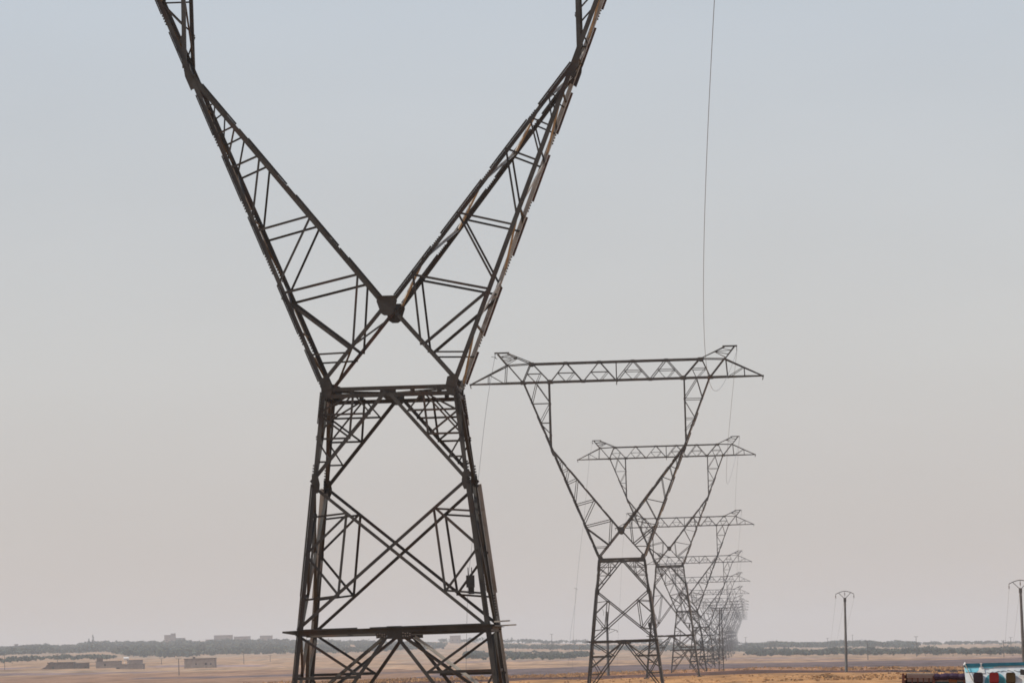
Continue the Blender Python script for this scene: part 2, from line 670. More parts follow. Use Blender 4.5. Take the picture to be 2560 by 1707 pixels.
    for s in (-1, 1):
        for g in (-1, 1):
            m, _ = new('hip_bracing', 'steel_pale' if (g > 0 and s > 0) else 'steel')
            zc = 2.75 if HW < 16 else 4.2
            m.angle((g * .3, s * (hx(ZDI) - .06), ZDI - .3), (g * (hx(zc) - .03), s * hx(zc) * .5, zc), .1, .012, (0, 0, 1), (0, -s, 0))
    # waist frame: twin beams on each side
    for s in (-1, 1):
        m, _ = new('waist_beam', 'steel')
        m2, _ = new('waist_beam', 'steel')
        for dz in (0.0, -.24):
            z = HW + dz
            h = hx(z)
            m.angle((-h, s * (h - .02), z), (h, s * (h - .02), z), .14, .016, (0, 0, -1), (0, -s, 0))
            m2.angle((s * (h - .02), -h, z), (s * (h - .02), h, z), .12, .014, (0, 0, -1), (-s, 0, 0))
        h = hx(HW)
        for xx in (-.55, -.1, .35, .75):
            m.bar((xx * h, s * (h - .03), HW - .38), (xx * h, s * (h - .03), HW), .16, .012)
            m2.bar((s * (h - .03), xx * h, HW - .38), (s * (h - .03), xx * h, HW), .012, .16)
    m, _ = new('plan_bracing', 'steel')
    h = hx(HW)
    m.angle((-h, -h, HW - .1), (h, h, HW - .1), .08, .01, (0, 0, -1), (1, -1, 0))
    m.angle((-h, h, HW - .1), (h, -h, HW - .1), .08, .01, (0, 0, -1), (1, 1, 0))

    # diaphragm
    h = hx(ZDI)
    for s in (-1, 1):
        m, di = new('diaphragm_beam', 'steel')
        m.angle((-h - .1, s * (h + .01), ZDI + .02), (h + .12, s * (h + .01), ZDI + .06), .18, .02, (0, 0, -1), (0, s, 0))
        m.angle((-h * .25, s * (h + .032), ZDI + .07), (h + .05, s * (h + .032), ZDI + .1), .21, .016, (0, 0, -1), (0, -s, 0))
        m.angle((-h * .95, s * (h + .032), ZDI + .06), (-h * .38, s * (h + .032), ZDI + .075), .12, .016, (0, 0, -1), (0, -s, 0))
        m.plate([(-h - .55, s * h, ZDI + .01), (-h - .55, s * h, ZDI - .05), (-h + .05, s * h, ZDI - .16), (-h + .05, s * h, ZDI + .03)], (0, 1, 0), .05)
        for gx, gw, gh, gz in ((0, .52, .44, -.16), (-.43, .36, .2, -.25), (.43, .36, .2, -.25)):
            gp, _ = new('gusset_plate', 'steel', di)
            gp.box((gx + (.02 if gx == 0 else 0), s * (h + (.028 if gx == 0 else .012)), ZDI + gz + .03), (gw, .022, gh))
        bp, _ = new('bolts', 'steel_pale', di, 'stuff')
        for bx in list(np.linspace(-.56, -.32, 4)) + list(np.linspace(.32, .56, 4)):
            for bz in (-.17, -.26):
                bp.box((bx, s * (h + .04), ZDI + bz + rng.uniform(-.02, .02)), (.032, .03, .032))
        m, si = new('diaphragm_beam', 'steel')
        m.angle((s * (h + .02), -h - .1, ZDI), (s * (h + .02), h + .62, ZDI), .18, .018, (0, 0, -1), (s, 0, 0))
    m, _ = new('plan_bracing', 'steel')
    for s in (-1, 1):
        m.angle((0, s * h, ZDI - .12), (h, 0, ZDI - .12), .09, .01, (0, 0, -1), (1, s, 0))
        m.angle((0, s * h, ZDI - .12), (-h, 0, ZDI - .12), .09, .01, (0, 0, -1), (1, -s, 0))
    for zz, L, yy in ((.18, .45, .86), (.03, .66, .95)):
        m, _ = new('outrigger', 'steel_pale')
        m.bar((h - .1, h * yy, ZDI + zz), (h + L, h * yy - .1, ZDI + zz + .02), .12, .05)

    # arms
    zE, zX = HCA - EL, HCA - XN
    for sx in (-1, 1):
        arm, ai = new('arm', 'steel')
        lc, _ = new('arm_lacing', 'steel_pale' if sx > 0 else 'steel', ai)  # right lacing is paler: its sunlit cream is put into the colour
        bts, _ = new('bolts', 'steel', ai, 'stuff')

        def O(t, s, o=0.0):                       # outer chord, t 0 waist .. 1 crossarm
            z = HW + ARM * t
            return np.array((sx * (W0 + (XO - W0) * t + o), s * (hy_arm(z) + o), z))

        def I(t, s, o=0.0):                       # inner chord, t 0 crossing node .. 1 elbow
            z = zX + (zE - zX) * t
            return np.array((sx * (XI * t - o), s * (hy_arm(z) + o), z + o))

        def X(t, s):                              # short chord, t 0 crossing node .. 1 waist
            z = zX + (HW + .1 - zX) * t
            return np.array((sx * (W0 - .05) * t, s * hy_arm(z), z))

        def Pst(z, s):
            return np.array((sx * XI, s * hy_arm(z), z))
        for s in (-1, 1):
            n = np.array((0, s, 0.0))
            m, _ = new('arm_chord', 'steel_pale' if sx > 0 and s > 0 else 'steel', ai)  # right back chord is paler to paint in its sunlit inner flange
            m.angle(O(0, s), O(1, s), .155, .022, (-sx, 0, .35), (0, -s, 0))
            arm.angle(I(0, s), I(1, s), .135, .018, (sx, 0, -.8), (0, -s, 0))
            m, _ = new('arm_chord', 'steel_rust' if sx < 0 and s > 0 else 'steel', ai)
            m.angle(X(0, s), X(1, s), .13, .018, (sx * .8, 0, .7), (0, -s, 0))
            arm.angle(Pst(zE, s), Pst(HCA, s), .15, .018, (sx, 0, 0), (0, -s, 0))
            lb, _ = new('arm_bracing', 'steel', ai)

            def br(p, q, w, off=.02):
                p, q = np.array(p) - n * off, np.array(q) - n * off
                v = (q - p) / np.linalg.norm(q - p)
                lb.angle(p, q, w, max(.008, w * .12), np.cross(v, n), -n)
            ot = lambda f: f * (ARM - EL) / ARM       # fraction of the waist-elbow stretch
            pairs = [(.13, .29, .085), (.375, .485, .075), (.63, .68, .07), (.755, .785, .06), (.855, .865, .05)]
            for ti, to, w in pairs:
                br(I(ti, s), O(ot(to), s), w)
            br(I(.375, s), O(ot(.315), s), .075, .035)
            br(I(.63, s), O(ot(.505), s), .07, .035)
            br(I(.755, s), O(ot(.69), s), .06, .035)
            br(I(.855, s), O(ot(.79), s), .05, .035)
            br(I(.14, s), X(.52, s), .075, .035)
            br(O(ot(.285), s), X(.54, s), .105, .05)
            br(X(.6, s), O(ot(.10), s), .06, .035)
            # upper part, between post and outer chord
            lb, _ = new('arm_bracing', 'steel', ai)
            zs = [HCA - 2.1, HCA - 4.1, HCA - 5.3, HCA - 6.1]
            of = lambda z: (z - HW) / ARM
            Mid = np.array((sx * (XO + XI) / 2, s * 1.1, HCA - .05))
            br(Mid, O(of(zs[0]), s), .07)
            br(Mid, Pst(zs[0], s), .07)
            br(O(of(zs[0]), s), Pst(zs[0], s), .065, .035)
            br(Pst(zs[0], s), O(of(zs[1]), s), .065)
            br(O(of(zs[1]), s), Pst(zs[1], s), .06, .035)
            br(O(of(zs[1]), s), Pst(zs[2], s), .055)
            br(Pst(zs[2], s), O(of(zs[3]), s), .05)
            br(O(of(zs[3]), s), Pst(zs[3], s), .05, .035)
            # cover angles on the chords and bolts at their ends
            spans = [(.012, .075), (.105, .20), (.26, .335), (.365, .455), (.495, .575), (.625, .70), (.735, .81)]
            for q_, (a0, a1) in enumerate(spans):
                if sx > 0 and s < 0:
                    continue
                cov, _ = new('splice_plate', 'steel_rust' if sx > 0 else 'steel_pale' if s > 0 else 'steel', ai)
                cov.angle(O(a0, s, .003), O(a1, s, .003), 0.045 if s < 0 else (.08 if sx > 0 else .04), .02, (sx, 0, -.35), (0, s, 0))
                for kx in range(4 if q_ not in (2, 5) else 7):
                    p = O(a0 - .003 - kx * .0055, s) - np.array((0, s * .07, 0))
                    bts.bar(p, p + np.array((sx * .035, 0, -.012)), .055)
            for a0, a1 in ((.04, .235), (.285, .5), (.545, .74), (.80, .97)):
                cov, _ = new('splice_plate', 'steel', ai)
                cov.angle(I(a0, s, .003), I(a1, s, .003), .06, .018, (-sx, 0, .8), (0, s, 0))
                for kx in range(5):
                    p = I(a1 + .006 + kx * .008, s) - np.array((0, s * .06, 0))
                    bts.bar(p, p + np.array((-sx * .025, 0, .02)), .055)
            # elbow plate
            e = Pst(zE, s)
            cov, _ = new('gusset_plate', 'steel', ai)
            cov.plate([e + np.array((sx * a_, s * .022, b2)) for a_, b2 in
                       ((0, .3), (.14, .3), (.06, -.3), (-.14, -.8), (-.38, -.62), (-.1, -.1))], n, .018)
            cov, _ = new('gusset_plate', 'steel', ai)
            e = O(0, s)
            cov.plate([e + np.array((sx * a_, s * .022, b2)) for a_, b2 in
                       ((0.0, -.1), (.1, .3), (-.06, .36), (-.3, .26), (-.36, -.02))], n, .018)
        # lacing between the front and the back plane
        st = 9
        for i in range(st):
            t0, t1 = i / st, (i + 1) / st
            p, q = O(t0 + .01, -1 if i % 2 else 1, -.02), O(t1 - .01, 1 if i % 2 else -1, -.02)
            lc.angle(p, q, .075, .01, (0, 0, 1), (-sx, 0, 0))
            if i % 2 == 0:
                arm.angle(O(t1, -1, -.02), O(t1, 1, -.02), .07, .01, (0, 0, 1), (-sx, 0, 0))
        st = 6
        for i in range(st):
            t0, t1 = .03 + .92 * i / st, .03 + .92 * (i + 1) / st
            lc.angle(I(t0, -1 if i % 2 else 1, -.02), I(t1, 1 if i % 2 else -1, -.02), .075, .01, (0, 0, 1), (sx, 0, 0))
        arm.angle(I(1, -1), I(1, 1), .07, .01, (0, 0, 1), (sx, 0, 0))
        for i in range(2):
            lc.angle(X(.08 + .45 * i, -1 if i % 2 else 1), X(.5 + .42 * i, 1 if i % 2 else -1), .075, .01, (0, 0, 1), (sx, 0, 0))
        for i in range(3):
            z0, z1 = zE + .4 + i * 2.05, zE + .4 + (i + 1) * 2.05
            lc.angle(Pst(z0, -1 if i % 2 else 1), Pst(z1, 1 if i % 2 else -1), .06, .01, (sx, 0, 0), (0, 0, 1))

    # crossing node plates
    for s in (-1, 1):
        m, _ = new('node_plate', 'steel')
        c = np.array((0, s * (hy_arm(zX) + .03), zX))
        m.plate([c + np.array((a_, 0, b2)) for a_, b2 in
                 ((-.33, .34), (.33, .34), (.36, .16), (.22, -.26), (.1, -.34), (-.1, -.34), (-.22, -.26), (-.36, .16))], (0, s, 0), .03)
        m.angle(c + np.array((-.34, s * .015, .35)), c + np.array((.34, s * .015, .35)), .07, .015, (0, 0, -1), (0, s, 0))

    # crossarm
    cb, ci = new('crossarm', 'steel')
    ZT, ZB = HCA + TOPZ, HCA

    def dy(x):
        a = abs(x)
        return 1.1 if a < 11.3 else 1.1 - .85 * (a - 11.3) / 3.7
    for s in (-1, 1):
        n = np.array((0, s, 0.0))

        def c3(x, z):
            return np.array((x, s * dy(x), z))

        def cbr(x0, z0, x1, z1, w, off=.02):
            p, q = c3(x0, z0) - n * off, c3(x1, z1) - n * off
            v = (q - p) / np.linalg.norm(q - p)
            cb.angle(p, q, w, max(.008, w * .12), np.cross(v, n), -n)
        m, _ = new('crossarm_chord', 'steel', ci)
        m.angle(c3(-11.3, ZB), c3(11.3, ZB), .16, .02, (0, 0, 1), (0, -s, 0))
        m.angle(c3(-8.7, ZT), c3(8.7, ZT), .17, .02, (0, 0, -1), (0, -s, 0))
        for g in (-1, 1):
            m.angle(c3(g * 11.3, ZB), c3(g * 15, ZB), .14, .018, (0, 0, 1), (0, -s, 0))
            m.angle(c3(g * 11.2, ZT - .1), c3(g * 15, ZB + .12), .12, .014, (0, 0, -1), (0, -s, 0))
            m.angle(c3(g * 9.6, ZB), c3(g * 11.2, ZT - .1), .13, .016, (-g, 0, 0), (0, -s, 0))
            m.angle(c3(g * 8.7, ZT), c3(g * 11.2, ZT - .1), .09, .012, (0, 0, -1), (0, -s, 0))
            m.angle(c3(g * 8.7, ZT), c3(g * 9.6, ZB), .1, .012, (g, 0, 0), (0, -s, 0))
            m.angle(c3(g * 8.7, ZT), c3(g * 6.85, ZB), .12, .014, (-g, 0, 0), (0, -s, 0))
            zz = [(6.85, 0), (5.15, 1), (3.45, 0), (1.72, 1), (0, 0)]
            for (xa, ka), (xb, kb) in zip(zz[:-1], zz[1:]):
                cbr(g * xa, ZT if ka else ZB, g * xb, ZT if kb else ZB, .09)
            for xt, xl, xr in ((5.15, 6.85, 3.45), (1.72, 3.45, 0), (8.7, 9.6, 6.85)):
                zm = (ZT + ZB) / 2 - .05
                xa, xb = (xt + xl) / 2, (xt + xr) / 2
                cbr(g * xa, zm, g * xb, zm, .065, .035)
                xm = (xl + xr) / 2
                cbr(g * xa, zm, g * xm, ZB, .055, .045)
                cbr(g * xb, zm, g * xm, ZB, .055, .05)
            cbr(g * 11.25, ZT - .15, g * 11.4, ZB, .07)
            cbr(g * 13.1, (ZT + ZB) / 2, g * 13.15, ZB, .055)
            cbr(g * 13.1, (ZT + ZB) / 2, g * 11.4, ZB, .06)
            for xg, zg in ((9.6, ZB), (6.85, ZB), (8.7, ZT), (5.15, ZT), (3.45, ZB), (1.72, ZT)):
                p = c3(g * xg, zg)
                k = .26 if xg > 6 else .17
                up = 1 if zg == ZB else -1
                cg, _ = new('gusset_plate', 'steel', ci)
                cg.plate([p + np.array((a_ * k, s * .022, b2 * k * up)) for a_, b2 in
                          ((-1.2, -.2), (1.2, -.2), (1.0, .6), (.5, 1.1), (-.5, 1.1), (-1.0, .6))], n, .016)
        cbr(0, ZB, 0, ZT, .08)
    # bracing from front to back, hangers at the tips
    xs = np.linspace(-11.2, 11.2, 15)
    for i, (xa, xb) in enumerate(zip(xs[:-1], xs[1:])):
        sgn = 1 if i % 2 else -1
        cb.angle((xa, -sgn * dy(xa), ZB + .03), (xb, sgn * dy(xb), ZB + .03), .065, .01, (0, 0, 1), (1, 0, 0))
        if abs(xa) < 8.7 and abs(xb) < 8.7:
            cb.angle((xa, sgn * 1.1, ZT - .05), (xb, -sgn * 1.1, ZT - .05), .065, .01, (0, 0, -1), (1, 0, 0))
    for x in (-9.6, -6.85, -3.45, 0, 3.45, 6.85, 9.6, -13.1, 13.1):
        cb.angle((x, -dy(x), ZB + .05), (x, dy(x), ZB + .05), .065, .01, (0, 0, 1), (1, 0, 0))
    for g in (-1, 1):
        hg, _ = new('hanger', 'steel', ci)
        hg.bar((g * 15, -.3, ZB + .06), (g * 15, .3, ZB + .06), .2, .16)
        hg.tube([(g * 15, 0, ZB), (g * 15, 0, ZB - .2), (g * 14.93, 0, ZB - .34)], .05, 6)
    hg, _ = new('hanger', 'steel', ci)
    hg.tube([(0, 0, ZB), (0, 0, ZB - .4)], .05, 6)
    hg.bar((0, -1.1, ZB + .02), (0, 1.1, ZB + .02), .1)

    # earth wire peaks
    ZP = HCA + 3.22
    for g in (-1, 1):
        m, _ = new('earth_peak', 'steel')
        for s in (-1, 1):
            n = np.array((0, s, 0.0))

            def pb(x0, z0, y0, x1, z1, y1, w):
                p, q = np.array((g * x0, s * y0, HCA + z0)), np.array((g * x1, s * y1, HCA + z1))
                v = (q - p) / np.linalg.norm(q - p)
                m.angle(p, q, w, max(.008, w * .12), np.cross(v, n), -n)
            pb(8.7, 2.05, 1.1, 11.15, 3.15, .3, .1)
            pb(11.2, 1.95, 1.1, 12.15, 3.15, .3, .1)
            pb(10.1, 2.68, .64, 11.55, 2.4, .8, .06)
            pb(10.1, 2.68, .64, 11.3, 2.05, 1.0, .06)
            pb(10.9, 3.02, .4, 11.8, 2.8, .55, .05)
            pb(10.1, 2.68, .64, 11.8, 2.8, .55, .05)
        m.bar((g * 10.95, .2, ZP), (g * 12.45, .2, ZP), .06, .14)
        m.bar((g * 10.95, -.2, ZP), (g * 12.45, -.2, ZP), .06, .14)
        m.bar((g * 12.4, -.25, ZP), (g * 12.4, .25, ZP), .12, .14)
        m.tube([(g * 12.4, 0, ZP), (g * 12.4, 0, ZP - .55)], .035, 5)

    # number plates hung on the bracing of the front face
    m, pi_ = new('number_plate', 'plate')
    yb = -hx(ZDI + 1.5) - .06
    xb = hx(ZDI + 1.5) - .44
    zb = ZDI + 1.55
    m.box((xb, yb, zb), (.29, .04, .42))
    m.box((xb + .02, yb + .05, zb - .22), (.2, .04, .44))
    k_, _ = new('plate_bracket', 'steel', pi_)
    k_.bar((xb - .07, yb + .01, zb + .18), (xb - .07, yb + .01, zb + .48), .03)
    k_.bar((xb + .05, yb + .01, zb + .18), (xb + .05, yb + .01, zb + .48), .03)
    return parts


def make_pylon(parts, loc):
    root = empty('pylon', loc)
    objs = []
    for name, m, mat, par, kind in parts:
        o = m.build(name, M[mat], objs[par] if par is not None else root)
        if kind:
            o['kind'] = kind
        objs.append(o)
    return root


def collapse(parts):
    """the same pylon with its sub-parts merged into their parts, for copies too far off to show them"""
    out, where = [], {}
    for i, (name, m, mat, par, kind) in enumerate(parts):
        j = i
        while parts[j][3] is not None:
            j = parts[j][3]
        if j == i:
            where[i] = len(out)
            out.append((name, MB(), mat, None, None))
        out[where[j]][1].extend(m)
    return out


std = pylon_parts(14.0, 8.42)
tall = pylon_parts(19.1, 11.8)
single = MB()
for name, m, mat, par, kind in std:
    single.extend(m)

GP = 'pylons of the line running away from the camera'
HCA0 = 14.0 + ARM
pyl = []                                       # (x, y, z of base, crossarm height above base)
d1 = 188.0
p = at(973.6, 965.5, d1 - 2.0)
pyl.append((p[0], d1, p[2] - 14.0, HCA0))
p = at(1541.5, 952, 549)
pyl.append((p[0], 549, p[2] - HCA0, HCA0))
p = at(1666, 1143.5, 905)
pyl.append((p[0], 905, p[2] - 19.1 - ARM, 19.1 + ARM))
for dd_, tx, ty in ((1162, 1884.6, 1310.6), (1540, 1878.8, 1403.3), (1878, 1874.8, 1452.3), (2228, 1873.1, 1483),
                    (2590, 1871.6, 1502.8), (2940, 1871.2, 1510), (3290, 1871.3, 1517), (3640, 1870.8, 1523.5)):
    p = at(tx, ty, dd_)
    pyl.append((p[0] - 15.0, dd_, p[2] - HCA0, HCA0))
for k in range(9):
    dd_ = 3985 + 340 * k
    pyl.append((-13.4 + random.uniform(-.5, .5), dd_, tz(-13.4, dd_) + .2, HCA0))
LAB = ['huge nearest rusty steel pylon, far larger than the others of the row',
       'second steel pylon of the row, nearest one showing its whole crossarm',
       'third and taller pylon of the row, overlapped by one arm of the second',
       'fourth pylon of the row, its crossarm level with the crossing node of the second',
       'fifth pylon of the row, partly hidden behind the legs of the fourth',
       'sixth pylon of the row, greyed by haze, its crossarm just below that of the fifth',
       'seventh pylon of the row, pale, with its earth peaks just under the sixth crossarm',
       'eighth pylon of the row, pale grey in the haze',
       'ninth pylon of the row, faint grey with its crossarm close above the tenth',
       'tenth pylon of the row, faint grey, close above the lattice mast top',
       'eleventh pylon of the row, the last with a crossarm that stands apart']
proto = None
for i, (x, y, z, h) in enumerate(pyl):
    if i == 0:
        proto = o = make_pylon(std, (x, y, z))
    elif i == 2:
        o = make_pylon(tall, (x, y, z))
    elif i == 1:
        o = copy_tree(proto)
        o.location = (x, y, z)
    elif i == 3:
        proto = o = make_pylon(collapse(std), (x, y, z))
    elif i < 6:
        o = copy_tree(proto)
        o.location = (x, y, z)
    elif i == 6:
        far_proto = o = single.build('pylon', M['steel'])
        o.location = (x, y, z)
    else:
        o = far_proto.copy()
        COL.objects.link(o)
        o.location = (x, y, z)
    tag(o, LAB[i] if i < len(LAB) else 'hazy far pylon melting into the blue grey cluster at the end of the row', 'pylon', GP)
print('pylons', [tuple(round(c, 1) for c in q) for q in pyl[:8]])

# ------------------------------------------------------------------ wires of the line
def wire_path(p, q, sag, blow, n=60):
    out = []
    for i in range(n + 1):
        t = i / n
        out.append(p + (q - p) * t + np.array((-4 * blow * t * (1 - t), 0, -4 * sag * t * (1 - t))))
    return out


def peak(i, g):
    x, y, z, h = pyl[i]
    return np.array((x + g * 12.4, y, z + h + 2.65))


WL = ['long thin earth wire coming down from the nearest pylon to the second',
      'thin earth wire sagging between the peaks of the second and third pylons',
      'thin earth wire sagging between the right peaks of the third and fourth pylons',
      'thin earth wire sagging between the right peaks of the fourth and fifth pylons',
      'thin earth wire sagging between the right peaks of the fifth and sixth pylons']
for i, (sg, bl, r) in enumerate(((10.9, 2.25, .014), (10.2, 1.9, .016), (6.5, 1.2, .014), (10, 1.5, .014), (9, 1.5, .014))):
    m = MB()
    m.tube(wire_path(peak(i, 1), peak(i + 1, 1), sg, bl), r, 5)
    o = m.build('earth_wire', M['wire'])
    tag(o, WL[i], 'wire', 'earth wires on the right peaks')
k = 1.0884
lw = [([(1237, 893, 548.5), (1217, 1012, 543), (1197, 1186, 536), (1181, 1350, 529), (1171, 1450, 522), (1167, 1560, 516), (1165, 1690, 508)], .020,
       'loose earth wire dangling from a peak of the second pylon'),
      ([(1481, 1106, 904.5), (1473, 1154, 902), (1461, 1283, 897), (1448, 1397, 890), (1442, 1460, 886), (1439, 1500, 882), (1427, 1580, 876), (1420, 1662, 868)], .016,
       'loose earth wire hanging from the left peak of the third pylon'),
      ([(1440, 1470, 905), (1437, 1520, 902), (1434, 1580, 899), (1431, 1670, 890)], .015,
       'short loose strand beside the hanging wire of the third pylon'),
      ([(1567, 1284, 1161), (1558, 1355, 1158), (1551, 1480, 1152), (1546, 1580, 1146), (1543, 1665, 1138)], .014,
       'loose earth wire hanging from the left peak of the fourth pylon')]
for pts, r, lab in lw:
    wp = [at(*q) for q in pts]
    m = MB()
    # smooth through the points
    sm = []
    for i in range(len(wp) - 1):
        p0, p1, p2, p3 = wp[max(i - 1, 0)], wp[i], wp[i + 1], wp[min(i + 2, len(wp) - 1)]
        for t in np.linspace(0, 1, 8, endpoint=False):
            sm.append(.5 * (2 * p1 + (p2 - p0) * t + (2 * p0 - 5 * p1 + 4 * p2 - p3) * t ** 2 + (3 * p1 - p0 - 3 * p2 + p3) * t ** 3))
    sm.append(wp[-1])
    m.tube(sm, r, 5)
    # frayed end clamp at the peak
    m.tube([wp[0] + [-.35, 0, .05], wp[0], wp[0] + [.25, 0, -.2]], r * 1.5, 5)
    o = m.build('loose_wire', M['wire'])
    tag(o, lab, 'wire', 'loose wires hanging from left peaks')

# ------------------------------------------------------------------ poles
def insulator(mb, p, L=.62):
    p = np.array(p, float)
    pts, rs = [], []
    for i in range(13):
        t = i / 12
        pts.append(p + [0, 0, -L * t])
        rs.append(.035 if i % 2 == 0 or t < .2 or t > .85 else .11)
    mb.tube(pts, rs, 8)


def arched_pole(top, base, half, label, cat='utility pole', group=None, mat='concrete'):
    """concrete pole with an arched steel head; top = apex of the post, base = foot"""
    top, base = np.array(top, float), np.array(base, float)
    root = empty('utility_pole', base)
    ax = top - base
    post = MB()
    n = 14
    post.tube([ax * (i / n) for i in range(-1, n + 1)],
              [(.27 - .09 * max(i, 0) / n) * (1 + .04 * math.sin(i * 2.1)) for i in range(-1, n + 1)], 8)
    post.build('post', M[mat], root)
    col = MB()
    col.tube([ax - [0, 0, .7], ax + [0, 0, .05]], .245, 8)
    col.build('collar', M['steel'], root)
    hd = MB()
    arch = []
    for i in range(13):
        u = -1 + 2 * i / 12
        arch.append(ax + [u * half, 0, 1.22 - .52 * abs(u) ** 1.7])
    for a_, b2 in zip(arch[:-1], arch[1:]):
        hd.bar(a_, b2, .09, .11, (0, 0, 1))
    for g in (-1, 1):
        hd.bar(ax + [g * .12, 0, -.05], ax + [g * half * .68, 0, .96], .08, .09)
        hd.bar(arch[0 if g < 0 else -1], arch[0 if g < 0 else -1] + [0, 0, -.2], .06)
    hd.bar(ax + [0, 0, 1.2], ax + [0, 0, .95], .06)
    ho = hd.build('arched_head', M['steel'], root)
    ends = [arch[0] + [0, 0, -.15], ax + [0, 0, 1.0], arch[-1] + [0, 0, -.15]]
    for e_ in ends:
        ib = MB()
        insulator(ib, e_)
        ib.build('insulator', M['ceramic'], ho)
    tag(root, label, cat, group)
    return [base + e_ + [0, 0, -.62] for e_ in ends]


dA = 960.0
baseA = at(2116, 1679, dA)
baseA[2] = min(baseA[2], tz(baseA[0], dA)) - .1
endsA = arched_pole(at(2112, 1494, dA), baseA, 1.62, 'concrete pole with arched steel head standing alone in the stubble field', group='concrete poles with arched heads', mat='concrete')
dB = 800.0
baseB = at(2562, 1712, dB)
baseB[2] = tz(baseB[0], dB) - .1
endsB = arched_pole(at(2551, 1470, dB), baseB, 1.68, 'concrete pole with arched head behind the painted truck, cut by the right edge', group='concrete poles with arched heads', mat='concrete_dark')

# pole with a low arm behind the second pylon
dC = 1060.0
bC, tC = at(1521, 1683, dC), at(1517, 1528, dC)
bC[2] = tz(bC[0], dC) - .1
root = empty('utility_pole', bC)
m = MB()
m.tube([(tC - bC) * (i / 10) for i in range(11)], [.30 - .1 * i / 10 for i in range(11)], 8)
m.build('post', M['concrete_dark'], root)
m = MB()
a0, a1 = at(1503, 1566, dC) - bC, at(1543, 1575, dC) - bC
m.bar(a0, a1, .1, .1)
m.bar(a0 + [.2, 0, 0], (tC - bC) * .66, .07, .07)
m.bar(a1 - [.4, 0, 0], (tC - bC) * .66, .07, .07)
am = m.build('arm', M['steel'], root)
for q in (a0, a1, (a0 + a1) / 2):
    m = MB()
    insulator(m, q, .4)
    m.build('insulator', M['ceramic'], am)
m = MB()
m.bar(tC - bC + [-.35, 0, -.1], tC - bC + [.05, 0, .0], .07, .07)
m.tube([tC - bC + [-.85, 0, .55], tC - bC + [-.6, 0, -.2], tC - bC + [-.7, 0, -.8]], .03, 5)
m.build('bracket', M['steel'], root)
tag(root, 'dark pole with a low side arm seen between the legs of the second pylon', 'utility pole')

# lattice mast
dD = 1110.0
bD, tD = at(1803.5, 1678, dD), at(1801, 1519.5, dD)
bD[2] = min(bD[2], tz(bD[0], dD)) - .1
root = empty('lattice_mast', bD)
h = float(tD[2] - bD[2])
m = MB()
lc = MB()


def mc(t, sx, sy):
    w = .56 - .3 * t
    return np.array((sx * w, sy * w, h * t)) + (np.array((tD[0] - bD[0], 0, 0)) * t)


for sx in (-1, 1):
    for sy in (-1, 1):
        m.angle(mc(0, sx, sy), mc(1, sx, sy), .14, .018, (-sx, 0, 0), (0, -sy, 0))
for i in range(18):
    t0, t1 = i / 18, (i + 1) / 18
    g = 1 if i % 2 else -1
    for s in (-1, 1):
        lc.bar(mc(t0, -g, s), mc(t1, g, s), .06, .06)
        lc.bar(mc(t0, s, -g), mc(t1, s, g), .06, .06)
        if i % 2 == 0:
            lc.bar(mc(t1, -1, s), mc(t1, 1, s), .05, .05)
mo = m.build('corner_post', M['steel'], root)
lc.build('lacing', M['steel'], mo)
m = MB()
m.bar(mc(1, 0, 0) + [-1.68, -.1, .02], mc(1, 0, 0) + [1.68, -.1, .02], .09, .14)
m.bar(mc(1, 0, 0) + [-1.68, .1, .02], mc(1, 0, 0) + [1.68, .1, .02], .09, .14)
m.bar(mc(.965, 0, 0) + [.3, 0, 0], mc(1, 0, 0) + [1.5, 0, 0], .06, .06)
m.bar(mc(.965, 0, 0) + [-.3, 0, 0], mc(1, 0, 0) + [-1.5, 0, 0], .06, .06)
ao = m.build('crossarm', M['steel'], root)
for xx in (-1.6, -.75, 1.35):
    m = MB()
    insulator(m, mc(1, 0, 0) + [xx, 0, -.05], .7)
    m.build('insulator', M['ceramic'], ao)
m = MB()
for sx in (-1, 1):
    for sy in (-1, 1):
        m.box(mc(.23, sx, sy), (.3, .3, .35))
m.build('anti_climb_guard', M['steel_rust'], root)
m = MB()
m.box((0, 0, .0), (1.7, 1.7, .5))
m.build('concrete_footing', M['concrete'], root)
tag(root, 'slim lattice mast with a flat crossarm in front of the far pylons', 'mast')

# far poles: (x, y top, y base, distance)
FP = [(2069, 1594, 1608, 4000, 'tiny far pole on the right tree belt, left of the nearer concrete pole'),
      (2131.5, 1586, 1607, 4300, 'tiny far lattice post just right of the concrete pole, on the tree belt'),
      (2291, 1590, 1621, 3000, 'tiny far pole with a crossbar over the gap in the right tree belt'),
      (2527.5, 1592, 1617, 3300, 'tiny far pole on the tree belt near the right edge'),
      (2510, 1600, 1640, 2600, 'tiny far pole below the hanging wires at the right edge'),
      (2170, 1602, 1650, 2400, 'faint grey pole in the tan field right of the concrete pole'),
      (1864.5, 1592, 1614, 4300, 'tiny far pole with a crossbar right of the blurred pylon cluster'),
      (1380, 1584, 1616, 3600, 'faint far pole on the skyline left of the second pylon'),
      (1290, 1613, 1640, 3600, 'faint far pole in the scrub right of the nearest pylon'),
      (12, 1636, 1676, 2800, 'faint thin pole in the fields at the left edge'),
      (31, 1650, 1676, 3300, 'fainter short pole close to the one at the left edge'),
      (144, 1634, 1662, 2900, 'thin pole standing behind the dark mud house'),
      (448, 1645, 1704, 2100, 'nearest thin dark pole left of the pale flat roofed house'),
      (404, 1645, 1670, 3000, 'faint pole between the courtyard houses and the pale house'),
      (610, 1633, 1668, 3000, 'faint pole in the tan fields right of the pale house'),
      (676, 1637, 1662, 3200, 'faint pole in the tan fields just left of the nearest pylon')]
far_tops = []
